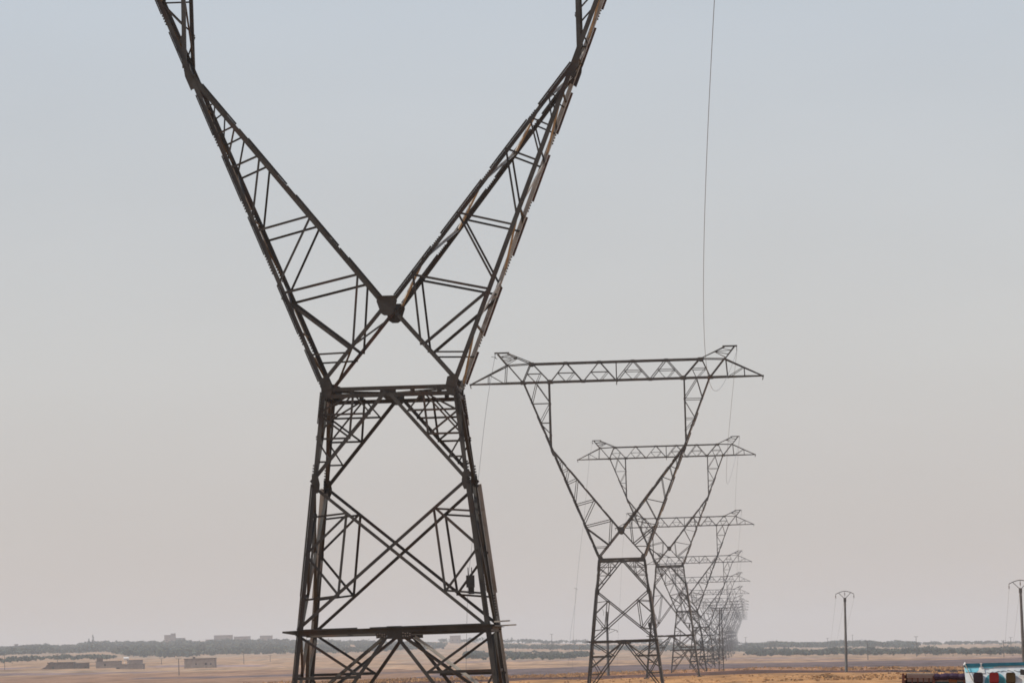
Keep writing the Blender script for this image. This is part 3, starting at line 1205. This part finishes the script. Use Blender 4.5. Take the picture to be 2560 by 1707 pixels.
for x, yt, yb2, d_, lab in FP:
    b3, t3 = at(x, yb2, d_), at(x, yt, d_)
    b3[2] = min(b3[2], tz(b3[0], d_)) - .2
    m = MB()
    hh = t3[2] - b3[2]
    m.tube([(0, 0, 0), (0, 0, hh)], [.2, .14], 6)
    m.bar((-1.1, 0, hh - .15), (1.1, 0, hh - .15), .12, .14)
    for q in (-1, 0, 1):
        m.tube([(q, 0, hh - .1), (q, 0, hh + .25)], .07, 5)
    o = m.build('utility_pole', M['concrete_dark'])
    o.location = tuple(map(float, b3))
    tag(o, lab, 'utility pole', 'small far poles')
    far_tops.append(t3)

for ends, tgt, nm in ((endsA, far_tops[0], 'standalone concrete pole'), (endsB, far_tops[4], 'pole at the right edge')):
    for q, (e_, ox_) in enumerate(zip(ends, (-1, 0, 1))):
        m = MB()
        m.tube(wire_path(np.array(e_), tgt + [ox_, 0, .2], 14.0 + q, 1.0, 40), .012, 4)
        o = m.build('power_line', M['wire'])
        tag(o, '%s thin power line drooping away from the %s' % (('left', 'middle', 'right')[q], nm), 'wire', 'power lines drooping from the concrete poles')

# ------------------------------------------------------------------ houses
def house(name, x0, x1, yb2, yt, d_, depth, label, wall='wall_pale', openings=(), roof_h=.35, yaw_=0.0, extra=None, cat='house'):
    p0, p1 = at(x0, yb2, d_), at(x1, yb2, d_)
    w = float(np.hypot(p1[0] - p0[0], 0))
    hgt = float(at((x0 + x1) / 2, yt, d_)[2] - at((x0 + x1) / 2, yb2, d_)[2])
    cx = (p0[0] + p1[0]) / 2
    g = min(tz(cx, d_), float((p0[2] + p1[2]) / 2))
    root = empty(name, (cx, d_, g))
    hgt += float((p0[2] + p1[2]) / 2) - g
    root.rotation_euler[2] = yaw_
    m = MB()
    t = .4
    # walls with real openings on the front: build the front as strips around them
    m.box((0, depth, hgt / 2), (w, t, hgt))
    m.box((-w / 2 + t / 2, depth / 2, hgt / 2), (t, depth - t, hgt))
    m.box((w / 2 - t / 2, depth / 2, hgt / 2), (t, depth - t, hgt))
    ops = sorted(openings)
    x = -w / 2
    for (u, ow, zb_, oh) in ops:
        xa, xb = u * w - ow / 2, u * w + ow / 2
        m.box(((x + xa) / 2, 0, hgt / 2), (xa - x, t, hgt))
        if zb_ > 0.01:
            m.box(((xa + xb) / 2, 0, zb_ / 2), (ow, t, zb_))
        m.box(((xa + xb) / 2, 0, (zb_ + oh + hgt) / 2), (ow, t, hgt - zb_ - oh))
        x = xb
    m.box(((x + w / 2) / 2, 0, hgt / 2), (w / 2 - x, t, hgt))
    wo = m.build('wall', M[wall], root)
    for (u, ow, zb_, oh) in ops:
        f = MB()
        f.box((u * w, .12, zb_ + oh / 2), (ow - .02, .08, oh - .02))
        f.build('door' if zb_ < .01 else 'window', M['opening'], root)
    r_ = MB()
    r_.box((0, depth / 2, hgt + roof_h / 2), (w + .5, depth + .7, roof_h))
    ro = r_.build('roof', M['roof'], root)
    if extra:
        for nm, c, dm, mt in extra:
            e_ = MB()
            e_.box((c[0] * w, c[1] * depth, hgt + roof_h + c[2]), dm)
            e_.build(nm, M[mt], ro)
    tag(root, label, cat)
    return root


house('stone_house', 461, 538, 1667, 1646, 2650, 7, 'pale flat roofed house alone in the tan field on the left', openings=((-.12, .8, 1.6, .8), (.2, 1.0, 1.4, 1.1), (.36, .7, 1.5, .8)),
      extra=[('roof_tank', (-.2, .4, .4), (1.2, 1.2, .8), 'roof')])
# dark mud ruin with a sloping heap at its left
o = house('mud_house', 120, 184, 1675, 1655.5, 2700, 8, 'long dark mud house with a rubble heap at its left end', wall='wall_mud', openings=((-.3, .9, 0, 2.0),), roof_h=.3)
m = MB()
m.plate([(-6.4, 3, -.5), (-6.4, 3, 3.3), (-7.2, 3, 2.9), (-7.9, 3, 1.9), (-9.0, 3, 1.6), (-10.2, 3, .9), (-11.4, 3, .2), (-11.4, 3, -.5)], (0, 1, 0), 5)
m.build('rubble_heap', M['wall_mud'], o)
m = MB()
for i in range(9):
    xx = -6 + i * 1.4
    m.box((xx, 0.3, 3.9 + .18 * math.sin(i * 2.3)), (1.5, .5, .55 + .3 * math.sin(i * 1.7)))
m.build('broken_parapet', M['wall_mud'], o)
o = house('mud_house', 186, 219, 1675, 1657, 2740, 8, 'lower dark mud house joined to the right of the long one', wall='wall_mud', openings=((.35, .8, 1.2, .8),), roof_h=.25)
house('stone_house', 240, 300, 1672, 1653, 2760, 9, 'grey walled house with a dark window and a raised roof room', openings=((-.12, 1.0, 1.7, 1.1),),
      extra=[('roof_room', (-.38, .5, .9), (2.8, 4, 1.8), 'wall_mud')])
house('stone_house', 290, 358, 1678, 1660, 2660, 8, 'low grey walled yard house in front of the raised roof house', openings=((-.42, 1.6, 0, 2.2),), roof_h=.2)
house('stone_shed', 318, 354, 1664, 1650, 2860, 6, 'pale shed behind the yard house with a white tank above', openings=((.1, .8, 1.0, .9),), cat='shed')
m = MB()
q = at(315.5, 1645, 2800)
m.tube([(-1.4, 0, 0), (1.4, 0, 0)], .75, 12)
m.tube([(-.9, 0, -.9), (-.9, 0, -3.2)], .09, 6)
m.tube([(.9, 0, -.9), (.9, 0, -3.2)], .09, 6)
m.bar((-1.2, 0, -.8), (1.2, 0, -.8), 1.1, .15)
o = m.build('water_tank', M['white'])
o.location = tuple(map(float, q))
tag(o, 'bright white water tank above the grey yard houses', 'tank')
# buildings on the left skyline
for a in [(411, 437, 1606, 1587, 6900, 10, 'tall pale block on the left skyline beside a lower one'),
          (437, 462, 1610, 1594.5, 6880, 9, 'low pale wing right of the tall skyline block'),
          (535, 580, 1600, 1587.5, 7000, 12, 'long grey flat building on the skyline right of the low wing'),
          (514, 547, 1608, 1598, 6700, 9, 'small dark building below the long skyline building'),
          (585, 625, 1606, 1590.5, 7050, 10, 'pale building partly behind trees near the nearest pylon'),
          (650, 680, 1602, 1588.5, 7000, 10, 'dark blocky building on the skyline just left of the nearest pylon'),
          (1125, 1151, 1603, 1588.5, 7000, 12, 'solitary block on the skyline between the legs of the nearest pylon'),
          (36, 44, 1618, 1609.5, 7000, 8, 'small house at the far left end of the skyline'),
          (70, 87, 1620, 1611, 7000, 10, 'low house second from the left end of the skyline')]:
    house('far_building', *a[:6], a[6], openings=((-.25, 1.6, 4, 1.6), (.2, 1.6, 4, 1.6)), cat='building')
house('far_building', 427, 438, 1592, 1583, 6930, 6, 'stair head rising on top of the tall skyline block', openings=((0, 1.0, 1, 1.2),), cat='building')

# ------------------------------------------------------------------ trees
def clump(V, F, c, rad, hgt, n, size, taper=0.0):
    """n leaf clumps (small tilted quads) spread through an uneven crown"""
    lob = [(rng.normal(0, .38, 2), rng.uniform(.35, .8), rng.uniform(.45, .8)) for _ in range(4)]
    for i in range(n):
        off, lz, lr = lob[i % 4]
        u = rng.normal(0, 1, 3)
        u /= np.linalg.norm(u)
        r_ = rng.uniform(.4, 1) ** .5 * lr * (1 - taper * lz)
        p = np.array((c[0] + (off[0] + u[0] * r_) * rad, c[1] + (off[1] + u[1] * r_) * rad, c[2] + hgt * (lz * .62 + .2 + u[2] * r_ * .34)))
        p[2] = max(p[2], c[2] + .1)
        a = rng.normal(0, 1, 3)
        a /= np.linalg.norm(a)
        b = np.cross(a, rng.normal(0, 1, 3))
        b /= np.linalg.norm(b) + 1e-6
        s = size * rng.uniform(.6, 1.3)
        o = len(V)
        V += [tuple(p - a * s - b * s * .6), tuple(p + a * s - b * s * .7), tuple(p + a * s * .8 + b * s), tuple(p - a * s * .7 + b * s * .8)]
        F.append((o, o + 1, o + 2, o + 3))


def mesh_of(name, V, F, mat):
    me = bpy.data.meshes.new(name)
    me.from_pydata(V, [], F)
    me.materials.append(mat)
    o = bpy.data.objects.new(name, me)
    COL.objects.link(o)
    return o


def interp(tab, x):
    return float(np.interp(x, [t[0] for t in tab], [t[1] for t in tab]))


def wood(name, x0, x1, top, bot, count, hr, mat, size=.9, n=22):
    V, F = [], []
    for i in range(count):
        x = rng.uniform(x0, x1)
        yt, yb2 = interp(top, x), interp(bot, x)
        y = rng.uniform(yt, yb2)
        g = ground(x, y)
        if g is None:
            g = ground(x, yb2)
            if g is None:
                continue
        cl = smooth_noise(np.array([x / 38.0]), np.array([y / 9.0]), 21)[0]
        if rng.uniform() > .35 + 1.1 * cl:
            continue
        hgt = rng.uniform(*hr) * (.62 + .75 * cl)
        clump(V, F, (g[0], g[1], g[2] - .1), hgt * rng.uniform(.6, .95), hgt, n, size)
    o = mesh_of(name, V, F, M[mat])
    tag(o, kind='stuff')
    return o


# left hill
tag(wood('woods', -40, 720, [(-40, 1624), (120, 1620), (220, 1614), (330, 1610), (420, 1606), (500, 1611), (620, 1607), (720, 1603)],
         [(-40, 1640), (0, 1638), (150, 1633), (285, 1631), (300, 1640), (420, 1645), (520, 1638), (720, 1634)], 2600, (4.0, 6.5), 'leaf', 1.35, 18),
    'hazy grey green wood covering the left hillside', 'wood')
tag(wood('hedge', -20, 285, [(-20, 1655), (110, 1645), (285, 1644)], [(-20, 1660), (110, 1650), (285, 1649)], 150, (2.5, 4), 'leaf', .7, 20),
    'broken hedge row crossing the tan fields above the mud houses', 'hedge')
tag(wood('woods', 700, 1110, [(700, 1604), (900, 1606), (1110, 1612)], [(700, 1635), (900, 1633), (1000, 1626), (1110, 1622)], 900, (3.0, 5.5), 'leaf', 1.0, 18),
    'hazy wood behind the legs of the nearest pylon', 'wood')
tag(wood('treeline', 1100, 1890, [(1100, 1606), (1900, 1610)], [(1100, 1607), (1900, 1613)], 260, (4, 8), 'leaf', 1.0, 20),
    'thin band of far trees on the skyline behind the second pylon', 'trees')
tag(wood('undergrowth', 1160, 1480, [(1160, 1632), (1300, 1633), (1480, 1634)], [(1160, 1648), (1300, 1650), (1430, 1647), (1480, 1640)], 420, (1.8, 3.2), 'leaf', .6, 20),
    'grey green scrub belt left of the second pylon', 'scrub')
tag(wood('treeline', 1240, 1900, [(1240, 1617), (1400, 1618), (1900, 1617)], [(1240, 1622), (1400, 1625), (1900, 1631)], 700, (3, 5), 'leaf', .9, 18),
    'dark tree belt behind the legs of the second and third pylons', 'trees')
tag(wood('woods', 1870, 2290, [(1870, 1615), (2100, 1612), (2290, 1612)], [(1870, 1622), (2100, 1620), (2290, 1621)], 900, (4.5, 6.5), 'leaf', .9, 24),
    'blue green orchard belt along the right hand skyline', 'orchard')
tag(wood('woods', 1870, 2600, [(1870, 1631), (2250, 1627), (2600, 1626)], [(1870, 1640), (2250, 1637), (2600, 1636)], 900, (2.6, 4.6), 'leaf', .7, 26),
    'dusty green orchard belt behind the concrete poles', 'orchard')
tag(wood('treeline', 2230, 2600, [(2230, 1607), (2600, 1606)], [(2230, 1612), (2600, 1611)], 200, (3, 5), 'leaf', 1.0, 16),
    'pale far tree line on the skyline at the right', 'trees')


def tree(x, yb2, hgt, label, conifer=False, group=None):
    g = ground(x, yb2)
    if g is None:
        return
    root = empty('cypress_tree' if conifer else 'orchard_tree', (g[0], g[1], g[2] - .1))
    t_ = MB()
    t_.tube([(0, 0, -.3), (.1, 0, hgt * .25), (0, .1, hgt * .6)], [.2, .15, .06], 6)
    t_.tube([(.05, 0, hgt * .22), (.5, .1, hgt * .5)], [.09, .04], 5)
    t_.tube([(.05, 0, hgt * .25), (-.5, -.1, hgt * .55)], [.09, .04], 5)
    t_.build('trunk', M['bark'], root)
    V, F = [], []
    if conifer:
        for k_ in range(9):
            f = k_ / 8
            clump(V, F, (0, 0, hgt * f * .85), (1 - f * .85) * hgt * .13 + .15, hgt * .25, 28, .45)
    else:
        clump(V, F, (0, 0, -hgt * .05), hgt * .6, hgt * 1.05, 170, .42)
    o = mesh_of('crown', V, F, M['leaf_dark' if conifer else 'leaf'])
    o.parent = root
    tag(root, label, 'tree', group)


tree(233, 1620, 16, 'tallest dark cypress on the skyline hill above the mud houses', True)
tree(223, 1620, 12, 'shorter thin cypress close beside the tallest one on the hill', True)
tree(113, 1621, 9, 'round dark tree on the skyline far left')
for i in range(22):
    x = 1900 + i * 30 + random.uniform(-8, 8)
    tree(x, interp([(1870, 1640), (2250, 1637.5), (2600, 1636.5)], x) + random.uniform(-1, .6), random.uniform(3.2, 5.0),
         'round dusty tree in the front row of the right hand orchard belt', group='front row trees of the orchard belt')

# ------------------------------------------------------------------ dry grass
def grass(name, count, x0, x1, d0, d1, hr, mat, wmul=1.0, cond=None):
    V, F = [], []
    for i in range(count):
        d_ = rng.uniform(d0, d1)
        a = (rng.uniform(x0, x1) - 1865) / FPX
        x = a * d_
        if cond and not cond(x, d_):
            continue
        z = tz(x, d_) - .25
        hgt = rng.uniform(*hr)
        for k_ in range(4):
            g_ = rng.uniform(0, 6.28)
            w = hgt * rng.uniform(.25, .5) * wmul
            b = np.array((x + rng.normal(0, hgt * .5), d_ + rng.normal(0, hgt * .5), z))
            u = np.array((math.cos(g_) * w, math.sin(g_) * w, 0))
            tp = b + [rng.normal(0, .2 * hgt), rng.normal(0, .2 * hgt), .25 + hgt]
            o = len(V)
            V += [tuple(b - u), tuple(b + u), tuple(tp + u * .3), tuple(tp - u * .3)]
            F.append((o, o + 1, o + 2, o + 3))
    o = mesh_of(name, V, F, M[mat])
    tag(o, kind='stuff')
    return o


def patchy(x, d_):
    return smooth_noise(np.array([x / 6]), np.array([d_ / 40]), 9)[0] > .45


tag(grass('dry_grass', 9000, 600, 2620, 720, 1370, (.08, .26), 'dry', 2.4, lambda x, d_: patchy(x, d_) and not 955 < d_ < 1075), 'golden dry stubble of the near field', 'stubble')
tag(grass('dry_weeds', 1800, 600, 2620, 1070, 1380, (.12, .38), 'dry_dark', 2.0, patchy), 'brownish dry weeds beyond the dark furrow', 'weeds')

# straw heaps lying in the stubble
for (px_, py_, w_, h_, lab_) in ((2064, 1694, 2.6, .55, 'largest low straw heap, in the near golden field'), (2204, 1671, 1.7, .5, 'small straw heap beyond the furrow, the one nearer the concrete pole'),
                                 (2236, 1671, 2.4, .55, 'straw heap beyond the furrow above the trailer')):
    g_ = ground(px_, py_)
    V, F = [], []
    for i in range(260):
        u_, v_ = rng.normal(0, .38, 2)
        r2 = u_ * u_ + v_ * v_
        if r2 > 1:
            continue
        p_ = np.array((u_ * w_, v_ * w_ * .7, h_ * (1 - r2) * rng.uniform(.55, 1.0)))
        a_ = rng.normal(0, 1, 3) * [.22, .22, .06]
        b2_ = rng.normal(0, .07, 3)
        o_ = len(V)
        V += [tuple(p_ - a_ - b2_), tuple(p_ + a_ - b2_), tuple(p_ + a_ + b2_), tuple(p_ - a_ + b2_)]
        F.append((o_, o_ + 1, o_ + 2, o_ + 3))
    for i in range(16):
        a0_ = 2 * math.pi * i / 16
        o_ = len(V)
        V += [(0, 0, h_ * .75), (math.cos(a0_) * w_ * .7, math.sin(a0_) * w_ * .5, -.1), (math.cos(a0_ + .3927) * w_ * .7, math.sin(a0_ + .3927) * w_ * .5, -.1)]
        F.append((o_, o_ + 1, o_ + 2))
    o_ = mesh_of('straw_heap', V, F, M['dry'])
    o_.location = (float(g_[0]), float(g_[1]), float(g_[2]))
    tag(o_, lab_, 'straw heap')

# earth bank along the dark furrow
tag(grass('dry_grass', 1100, 600, 2620, 720, 1350, (.18, .40), 'dry', 3.4, lambda x, d_: patchy(x * .6, d_ * .5) and not 940 < d_ < 1085), 'thicker straw tufts standing in the near field', 'stubble')
tag(grass('dry_weeds', 800, 600, 2620, 720, 1350, (.12, .32), 'dry_dark', 3.2, lambda x, d_: patchy(x * .8 + 90, d_ * .6) and not 940 < d_ < 1085), 'brown withered weeds scattered in the near golden field', 'weeds')
tag(grass('furrow_weeds', 1500, 700, 2620, 970, 1060, (.08, .28), 'furrow', 2.2), 'dark churned earth clods along the furrow', 'clods')

# ------------------------------------------------------------------ vehicles at the lower right
dT = 100.0
M['mural'] = None
mm = bpy.data.materials.new('painted_mural')
mm.use_nodes = True
n_, l_ = mm.node_tree.nodes, mm.node_tree.links
b_ = n_['Principled BSDF']
b_.inputs['Roughness'].default_value = .45
tc_ = n_.new('ShaderNodeTexCoord')
sp_ = n_.new('ShaderNodeSeparateXYZ')
l_.new(tc_.outputs['Object'], sp_.inputs[0])
no_ = n_.new('ShaderNodeTexNoise')
no_.inputs['Scale'].default_value = 9
no_.inputs['Detail'].default_value = 5
l_.new(tc_.outputs['Object'], no_.inputs['Vector'])
cr_ = n_.new('ShaderNodeValToRGB')
cr_.color_ramp.elements[0].position = .30
cr_.color_ramp.elements[0].color = (.46, .56, .60, 1)
cr_.color_ramp.elements[1].position = .58
cr_.color_ramp.elements[1].color = (.66, .67, .66, 1)
l_.new(no_.outputs['Fac'], cr_.inputs[0])
l_.new(cr_.outputs[0], b_.inputs['Base Color'])
M['mural'] = mm
M['teal'] = material('teal_rail_paint', (.012, .13, .20), .35, 0, (.02, .18, .26), 6)
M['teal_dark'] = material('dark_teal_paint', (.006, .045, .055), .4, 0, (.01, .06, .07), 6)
M['sky_paint'] = material('sky_blue_paint', (.16, .50, .60), .45, 0, (.26, .60, .68), 7)
M['lagoon'] = material('green_blue_paint', (.03, .16, .15), .45, 0, (.10, .34, .42), 3)
M['snow'] = material('white_mural_paint', (.58, .58, .56), .5, 0, (.70, .69, .66), 8)
M['lamp_dark'] = material('dark_lamp_lens', (.02, .012, .014), .7, 0, (.028, .016, .018), 5, spec=.1)
M['lamp_red'] = material('red_lamp_lens', (.11, .008, .008), .7, 0, (.14, .01, .01), 5, spec=.1)
M['lamp_olive'] = material('amber_lamp_lens', (.035, .020, .006), .7, 0, (.05, .028, .01), 5, spec=.1)
M['purple'] = material('purple_tarpaulin', (.022, .012, .04), .6, 0, (.05, .022, .05), 5, bump=.3)
M['rust'] = material('red_oxide_frame', (.10, .028, .014), .6, 0, (.15, .05, .03), 4)
M['grille'] = material('pale_slat_paint', (.24, .17, .15), .6, 0, (.33, .25, .22), 5)
M['orange'] = material('orange_paint', (.20, .055, .008), .5, 0, (.26, .08, .012), 6)
M['tyre'] = material('tyre_rubber', (.02, .02, .02), .9, 0, (.03, .03, .03), 6)
M['cabblue'] = material('truck_body_paint', (.20, .26, .30), .4, 0, (.27, .33, .36), 3)

c0 = at(2409, 1659, dT)                      # upper left corner of the painted board
root = empty('cargo_truck', (c0[0] + 1.2, dT, 0))
ZT_ = float(c0[2])                           # height of the top of the board
PPM = FPX / dT


def tp(px, py, back=0.0):
    """board coordinates: metres from the left top corner, board leans back"""
    q = at(px, py, dT)
    x, z = q[0] - c0[0] - 1.2, q[2]
    return np.array((x, (z - ZT_) * .55 + back, z))


nb = np.array((0, -.876, .482))
bl, bh = 2.4, .95


def board(x0, x1, z0, z1, off, mat, name, t=.02, parent=root, outline=None):
    m = MB()
    pts = outline or [(x0, z0), (x1, z0), (x1, z1), (x0, z1)]
    m.plate([np.array((x, (z - ZT_) * .55, z)) + nb * off for x, z in pts], nb, t)
    return m.build(name, M[mat], parent)


def px2(px, py):
    q = tp(px, py)
    return (float(q[0]), float(q[2]))


bo = board(-1.2, 1.2, ZT_ - bh, ZT_ - .01, 0, 'mural', 'painted_board', .05, outline=[px2(2410, 1664), px2(2414, 1707), (-1.12, ZT_ - bh), (1.2, ZT_ - bh), (1.2, ZT_ - .08)])
m = MB()
m.bar((-1.2, -.06, ZT_ - .02), (1.25, -.06, ZT_ - .03), .06, .06)
m.build('top_rail', M['teal'], root)
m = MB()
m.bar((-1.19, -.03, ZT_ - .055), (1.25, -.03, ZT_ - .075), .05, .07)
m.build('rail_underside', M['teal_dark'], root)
board(0, 0, 0, 0, .032, 'sky_paint', 'painted_sky', .006, bo, [px2(2411, 1665.5), px2(2413, 1681), px2(2440, 1681.5), px2(2448, 1674), px2(2454, 1672), px2(2482, 1671), px2(2484, 1668), px2(2500, 1665.5)])
board(0, 0, 0, 0, .037, 'snow', 'painted_tower', .006, bo, [px2(2448, 1666), px2(2456, 1666), px2(2460, 1674), px2(2462, 1684), px2(2440, 1684), px2(2446, 1677)])
lag = []
for i in range(13):
    a = math.pi * i / 12
    lag.append(px2(2487 + 27 * math.cos(a), 1709 - 27 * math.sin(a)))
board(0, 0, 0, 0, .032, 'lagoon', 'painted_arch', .006, bo, lag)
for i in range(5):
    a0_ = 2466 + i * 17
    m = MB()
    ps = [px2(a0_ + j * 4, 1681 + 2.0 * math.sin(i * 1.3 + j) - i * .9) for j in range(5)]
    for (xa, za), (xb, zb_) in zip(ps[:-1], ps[1:]):
        m.bar(np.array((xa, (za - ZT_) * .55, za)) + nb * .03, np.array((xb, (zb_ - ZT_) * .55, zb_)) + nb * .03, .012, .006)
    m.build('painted_line', M['cabblue'], bo)


def rounded(xc, yc, w, h_, r):
    out = []
    for qx, qy, s0 in ((1, 1, 0), (-1, 1, 1), (-1, -1, 2), (1, -1, 3)):
        for j in range(5):
            a = math.pi / 2 * (s0 + j / 4)
            out.append(px2(xc + qx * (w - r) + r * math.cos(a), yc - qy * (h_ - r) - r * math.sin(a)))
    return out


for xc, mt, lb in ((2444.3, 'lamp_dark', 'dark brown lamp lens'), (2484, 'lamp_red', 'dark red lamp lens'), (2525.5, 'lamp_olive', 'dark amber lamp lens')):
    o = board(0, 0, 0, 0, .07, mt, 'marker_lamp', .05, outline=rounded(xc, 1698, 11.8, 12.2, 5))
    o['label'] = lb
m = MB()
m.bar(tp(2412, 1659, -.1), tp(2431, 1700, -.06), .012, .012)
m.build('stay_wire', M['steel_pale'], root)
m = MB()
q = tp(2409.5, 1657.5, -.08)
m.tube([q + [0, 0, -.03], q + [.03, 0, .012]], .02, 8)
q = tp(2452, 1657.8, -.1)
m.bar(q + [-.02, 0, 0], q + [.02, 0, 0], .02, .02)
m.bar(q, q + [0, 0, -.08], .015, .015)
m.build('corner_light', M['white'], root)
# right hand upright with step
m = MB()
m.bar(tp(2549, 1676, -.14), tp(2575, 1680, -.14), .06, .07)
m.bar(tp(2549, 1683, -.16), tp(2575, 1686, -.16), .06, .035)
m.build('side_step', M['steel'], root)
m = MB()
m.bar(tp(2545, 1689.5, -.15), tp(2575, 1692, -.15), .05, .03)
m.build('step_trim', M['white'], root)
# body below the frame
m = MB()
m.box((0, 3.9, 2.15), (2.3, 6.2, .25))
for s in (-1, 1):
    m.box((s * 1.12, 3.9, 2.5), (.06, 6.2, .5))
m.box((0, 7.0, 2.5), (2.3, .06, .5))
m.build('cargo_bed', M['rust'], root)
m = MB()
m.plate([(-1.15, -.6, .9), (-1.15, -.75, 1.7), (-1.15, -.55, 2.5), (-1.15, -.2, 2.85), (-1.15, .75, 2.85), (-1.15, .75, .9)], (1, 0, 0), .02)
cabpts = [(-.6, .9), (-.75, 1.7), (-.55, 2.5), (-.2, 2.85), (.75, 2.85), (.75, .9)]
m = MB()
m.plate([(0, y_, z_) for y_, z_ in cabpts], (1, 0, 0), 2.3)
m.build('cab', M['cabblue'], root)
m = MB()
m.plate([(-.95, -.77, 1.8), (.95, -.77, 1.8), (.9, -.58, 2.45), (-.9, -.58, 2.45)], (0, -.96, .27), .03)
m.build('windscreen', M['opening'], root)
m = MB()
m.box((0, 3.2, .95), (.9, 8.0, .25))
m.build('chassis', M['steel'], root)
for s in (-1, 1):
    for yy in (.1, 5.2, 6.3):
        m = MB()
        m.tube([(s * 1.12, yy, .5), (s * .82, yy, .5)], .5, 18)
        w_ = m.build('wheel', M['tyre'], root)
        m = MB()
        m.tube([(s * 1.14, yy, .5), (s * 1.0, yy, .5)], .26, 14)
        m.build('rim', M['steel_pale'], w_)
    m = MB()
    m.tube([(s * .85, -.7, 1.25), (s * .85, -.84, 1.25)], .12, 12)
    m.build('headlight', M['white'], root)
tag(root, 'truck with a painted mural board, teal top rail and three rounded square lamps', 'truck')

# stake sided trailer to its left
dS = 104.0
s0 = at(2255, 1684, dS)
s1 = at(2412, 1684, dS)
root = empty('stake_trailer', ((s0[0] + s1[0]) / 2, dS, 0))
cxx = (s0[0] + s1[0]) / 2


def sp2(px, py, back=0.0):
    q = at(px, py, dS)
    return np.array((q[0] - cxx, back, q[2]))


m = MB()
m.bar(sp2(2258, 1682, -.02), sp2(2258, 1760, -.02), .05, .06, (0, 1, 0))
m.bar(sp2(2266, 1682, .0), sp2(2266, 1760, .0), .035, .05, (0, 1, 0))
m.bar(sp2(2256, 1690.5, 0), sp2(2268, 1690.5, 0), .05, .07)
m.bar(sp2(2256, 1703, 0), sp2(2268, 1703, 0), .05, .07)
m.build('corner_post', M['rust'], root)
for xa_, xb_ in ((2334.5, 2334.5), (2411, 2413)):
    m = MB()
    m.bar(sp2(xa_, 1684, -.02), sp2(xb_, 1760, -.02), .05, .06, (0, 1, 0))
    m.build('corner_post', M['rust'], root)
m = MB()
m.bar(sp2(2267, 1685, -.03), sp2(2334, 1685.5, -.03), .05, .05)
m.bar(sp2(2267, 1690, -.02), sp2(2334, 1690.5, -.02), .05, .05)
m.build('side_board', M['grille'], root)
m = MB()
m.bar(sp2(2267, 1682.6, -.03), sp2(2334, 1683.1, -.03), .06, .018)
m.build('board_edge', M['steel_pale'], root)
m = MB()
m.bar(sp2(2267, 1698, .01), sp2(2334, 1698.3, .01), .03, .075)
m.build('pale_strip', M['grille'], root)
m = MB()
for i in range(5):
    x_ = 2280.5 + i * 14
    m.bar(sp2(x_, 1693, -.02), sp2(x_, 1750, -.02), .022, .03, (0, 1, 0))
m.build('stake', M['rust'], root)
m = MB()
m.bar(sp2(2267, 1722, .04), sp2(2334, 1722, .04), .02, .3)
m.build('lower_board', M['opening'], root)
m = MB()
pts = [sp2(2335 + i * 7.7, 1690 + .8 * math.sin(i * .9), -.02) for i in range(11)]
m.tube(pts, [.062 + .007 * math.sin(i * 2.2) for i in range(11)], 10)
m.build('rolled_tarpaulin', M['purple'], root)
m = MB()
m.bar(sp2(2335, 1700.5, .02), sp2(2411, 1701, .02), .03, .07)
m.build('painted_panel', M['grille'], root)
m = MB()
m.bar(sp2(2372, 1700.5, -.005), sp2(2392, 1701, -.005), .03, .065)
m.build('orange_panel', M['orange'], root)
m = MB()
m.bar(sp2(2335, 1716, .01), sp2(2411, 1716.5, .01), .03, .2)
m.build('lower_panel', M['teal_dark'], root)
wd = float(s1[0] - s0[0])
m = MB()
m.box((0, 2.4, 2.2), (wd, 4.8, .15))
m.box((-wd / 2 + .03, 2.4, 2.9), (.05, 4.7, .9))
m.box((wd / 2 - .03, 2.4, 2.9), (.05, 4.7, .9))
m.box((0, 4.78, 2.9), (wd, .05, .9))
m.box((0, -.02, 2.55), (wd - .1, .05, .6))
m.build('trailer_bed', M['rust'], root)
m = MB()
m.box((0, 2.4, 1.6), (.6, 4.6, 1.0))
m.build('chassis', M['steel'], root)
for s in (-1, 1):
    for yy in (1.0, 3.8):
        m = MB()
        m.tube([(s * wd / 2, yy, .55), (s * (wd / 2 - .28), yy, .55)], .55, 18)
        w_ = m.build('wheel', M['tyre'], root)
        m = MB()
        m.tube([(s * (wd / 2 + .02), yy, .55), (s * (wd / 2 - .12), yy, .55)], .28, 14)
        m.build('rim', M['steel_pale'], w_)
tag(root, 'rusty stake sided trailer with a rolled purple tarpaulin left of the mural truck', 'trailer')

# ------------------------------------------------------------------ haze
zlo = min(v[2] for v in gv) - 1.0
HZ = MB()
x0_, x1_, y0_, y1_, z1_ = -6500.0, 5400.0, -400.0, 12100.0, 84.0
HZ.poly([(x0_, y0_, zlo), (x1_, y0_, zlo), (x1_, y1_, zlo), (x0_, y1_, zlo), (x0_, y0_, z1_), (x1_, y0_, z1_), (x1_, y1_, z1_), (x0_, y1_, z1_)],
        [[0, 1, 2, 3], [4, 5, 6, 7], [0, 1, 5, 4], [1, 2, 6, 5], [2, 3, 7, 6], [3, 0, 4, 7]])
hm = bpy.data.materials.new('dusty_air')
hm.use_nodes = True
nt = hm.node_tree
nt.nodes.remove(nt.nodes['Principled BSDF'])
pv = nt.nodes.new('ShaderNodeVolumePrincipled')
pv.inputs['Color'].default_value = (0.83, 0.885, 0.95, 1)
pv.inputs['Density'].default_value = 0.8e-4
pv.inputs['Anisotropy'].default_value = 0.0
nt.links.new(pv.outputs[0], nt.nodes['Material Output'].inputs['Volume'])
ho = HZ.build('haze', hm)
tag(ho, kind='stuff')
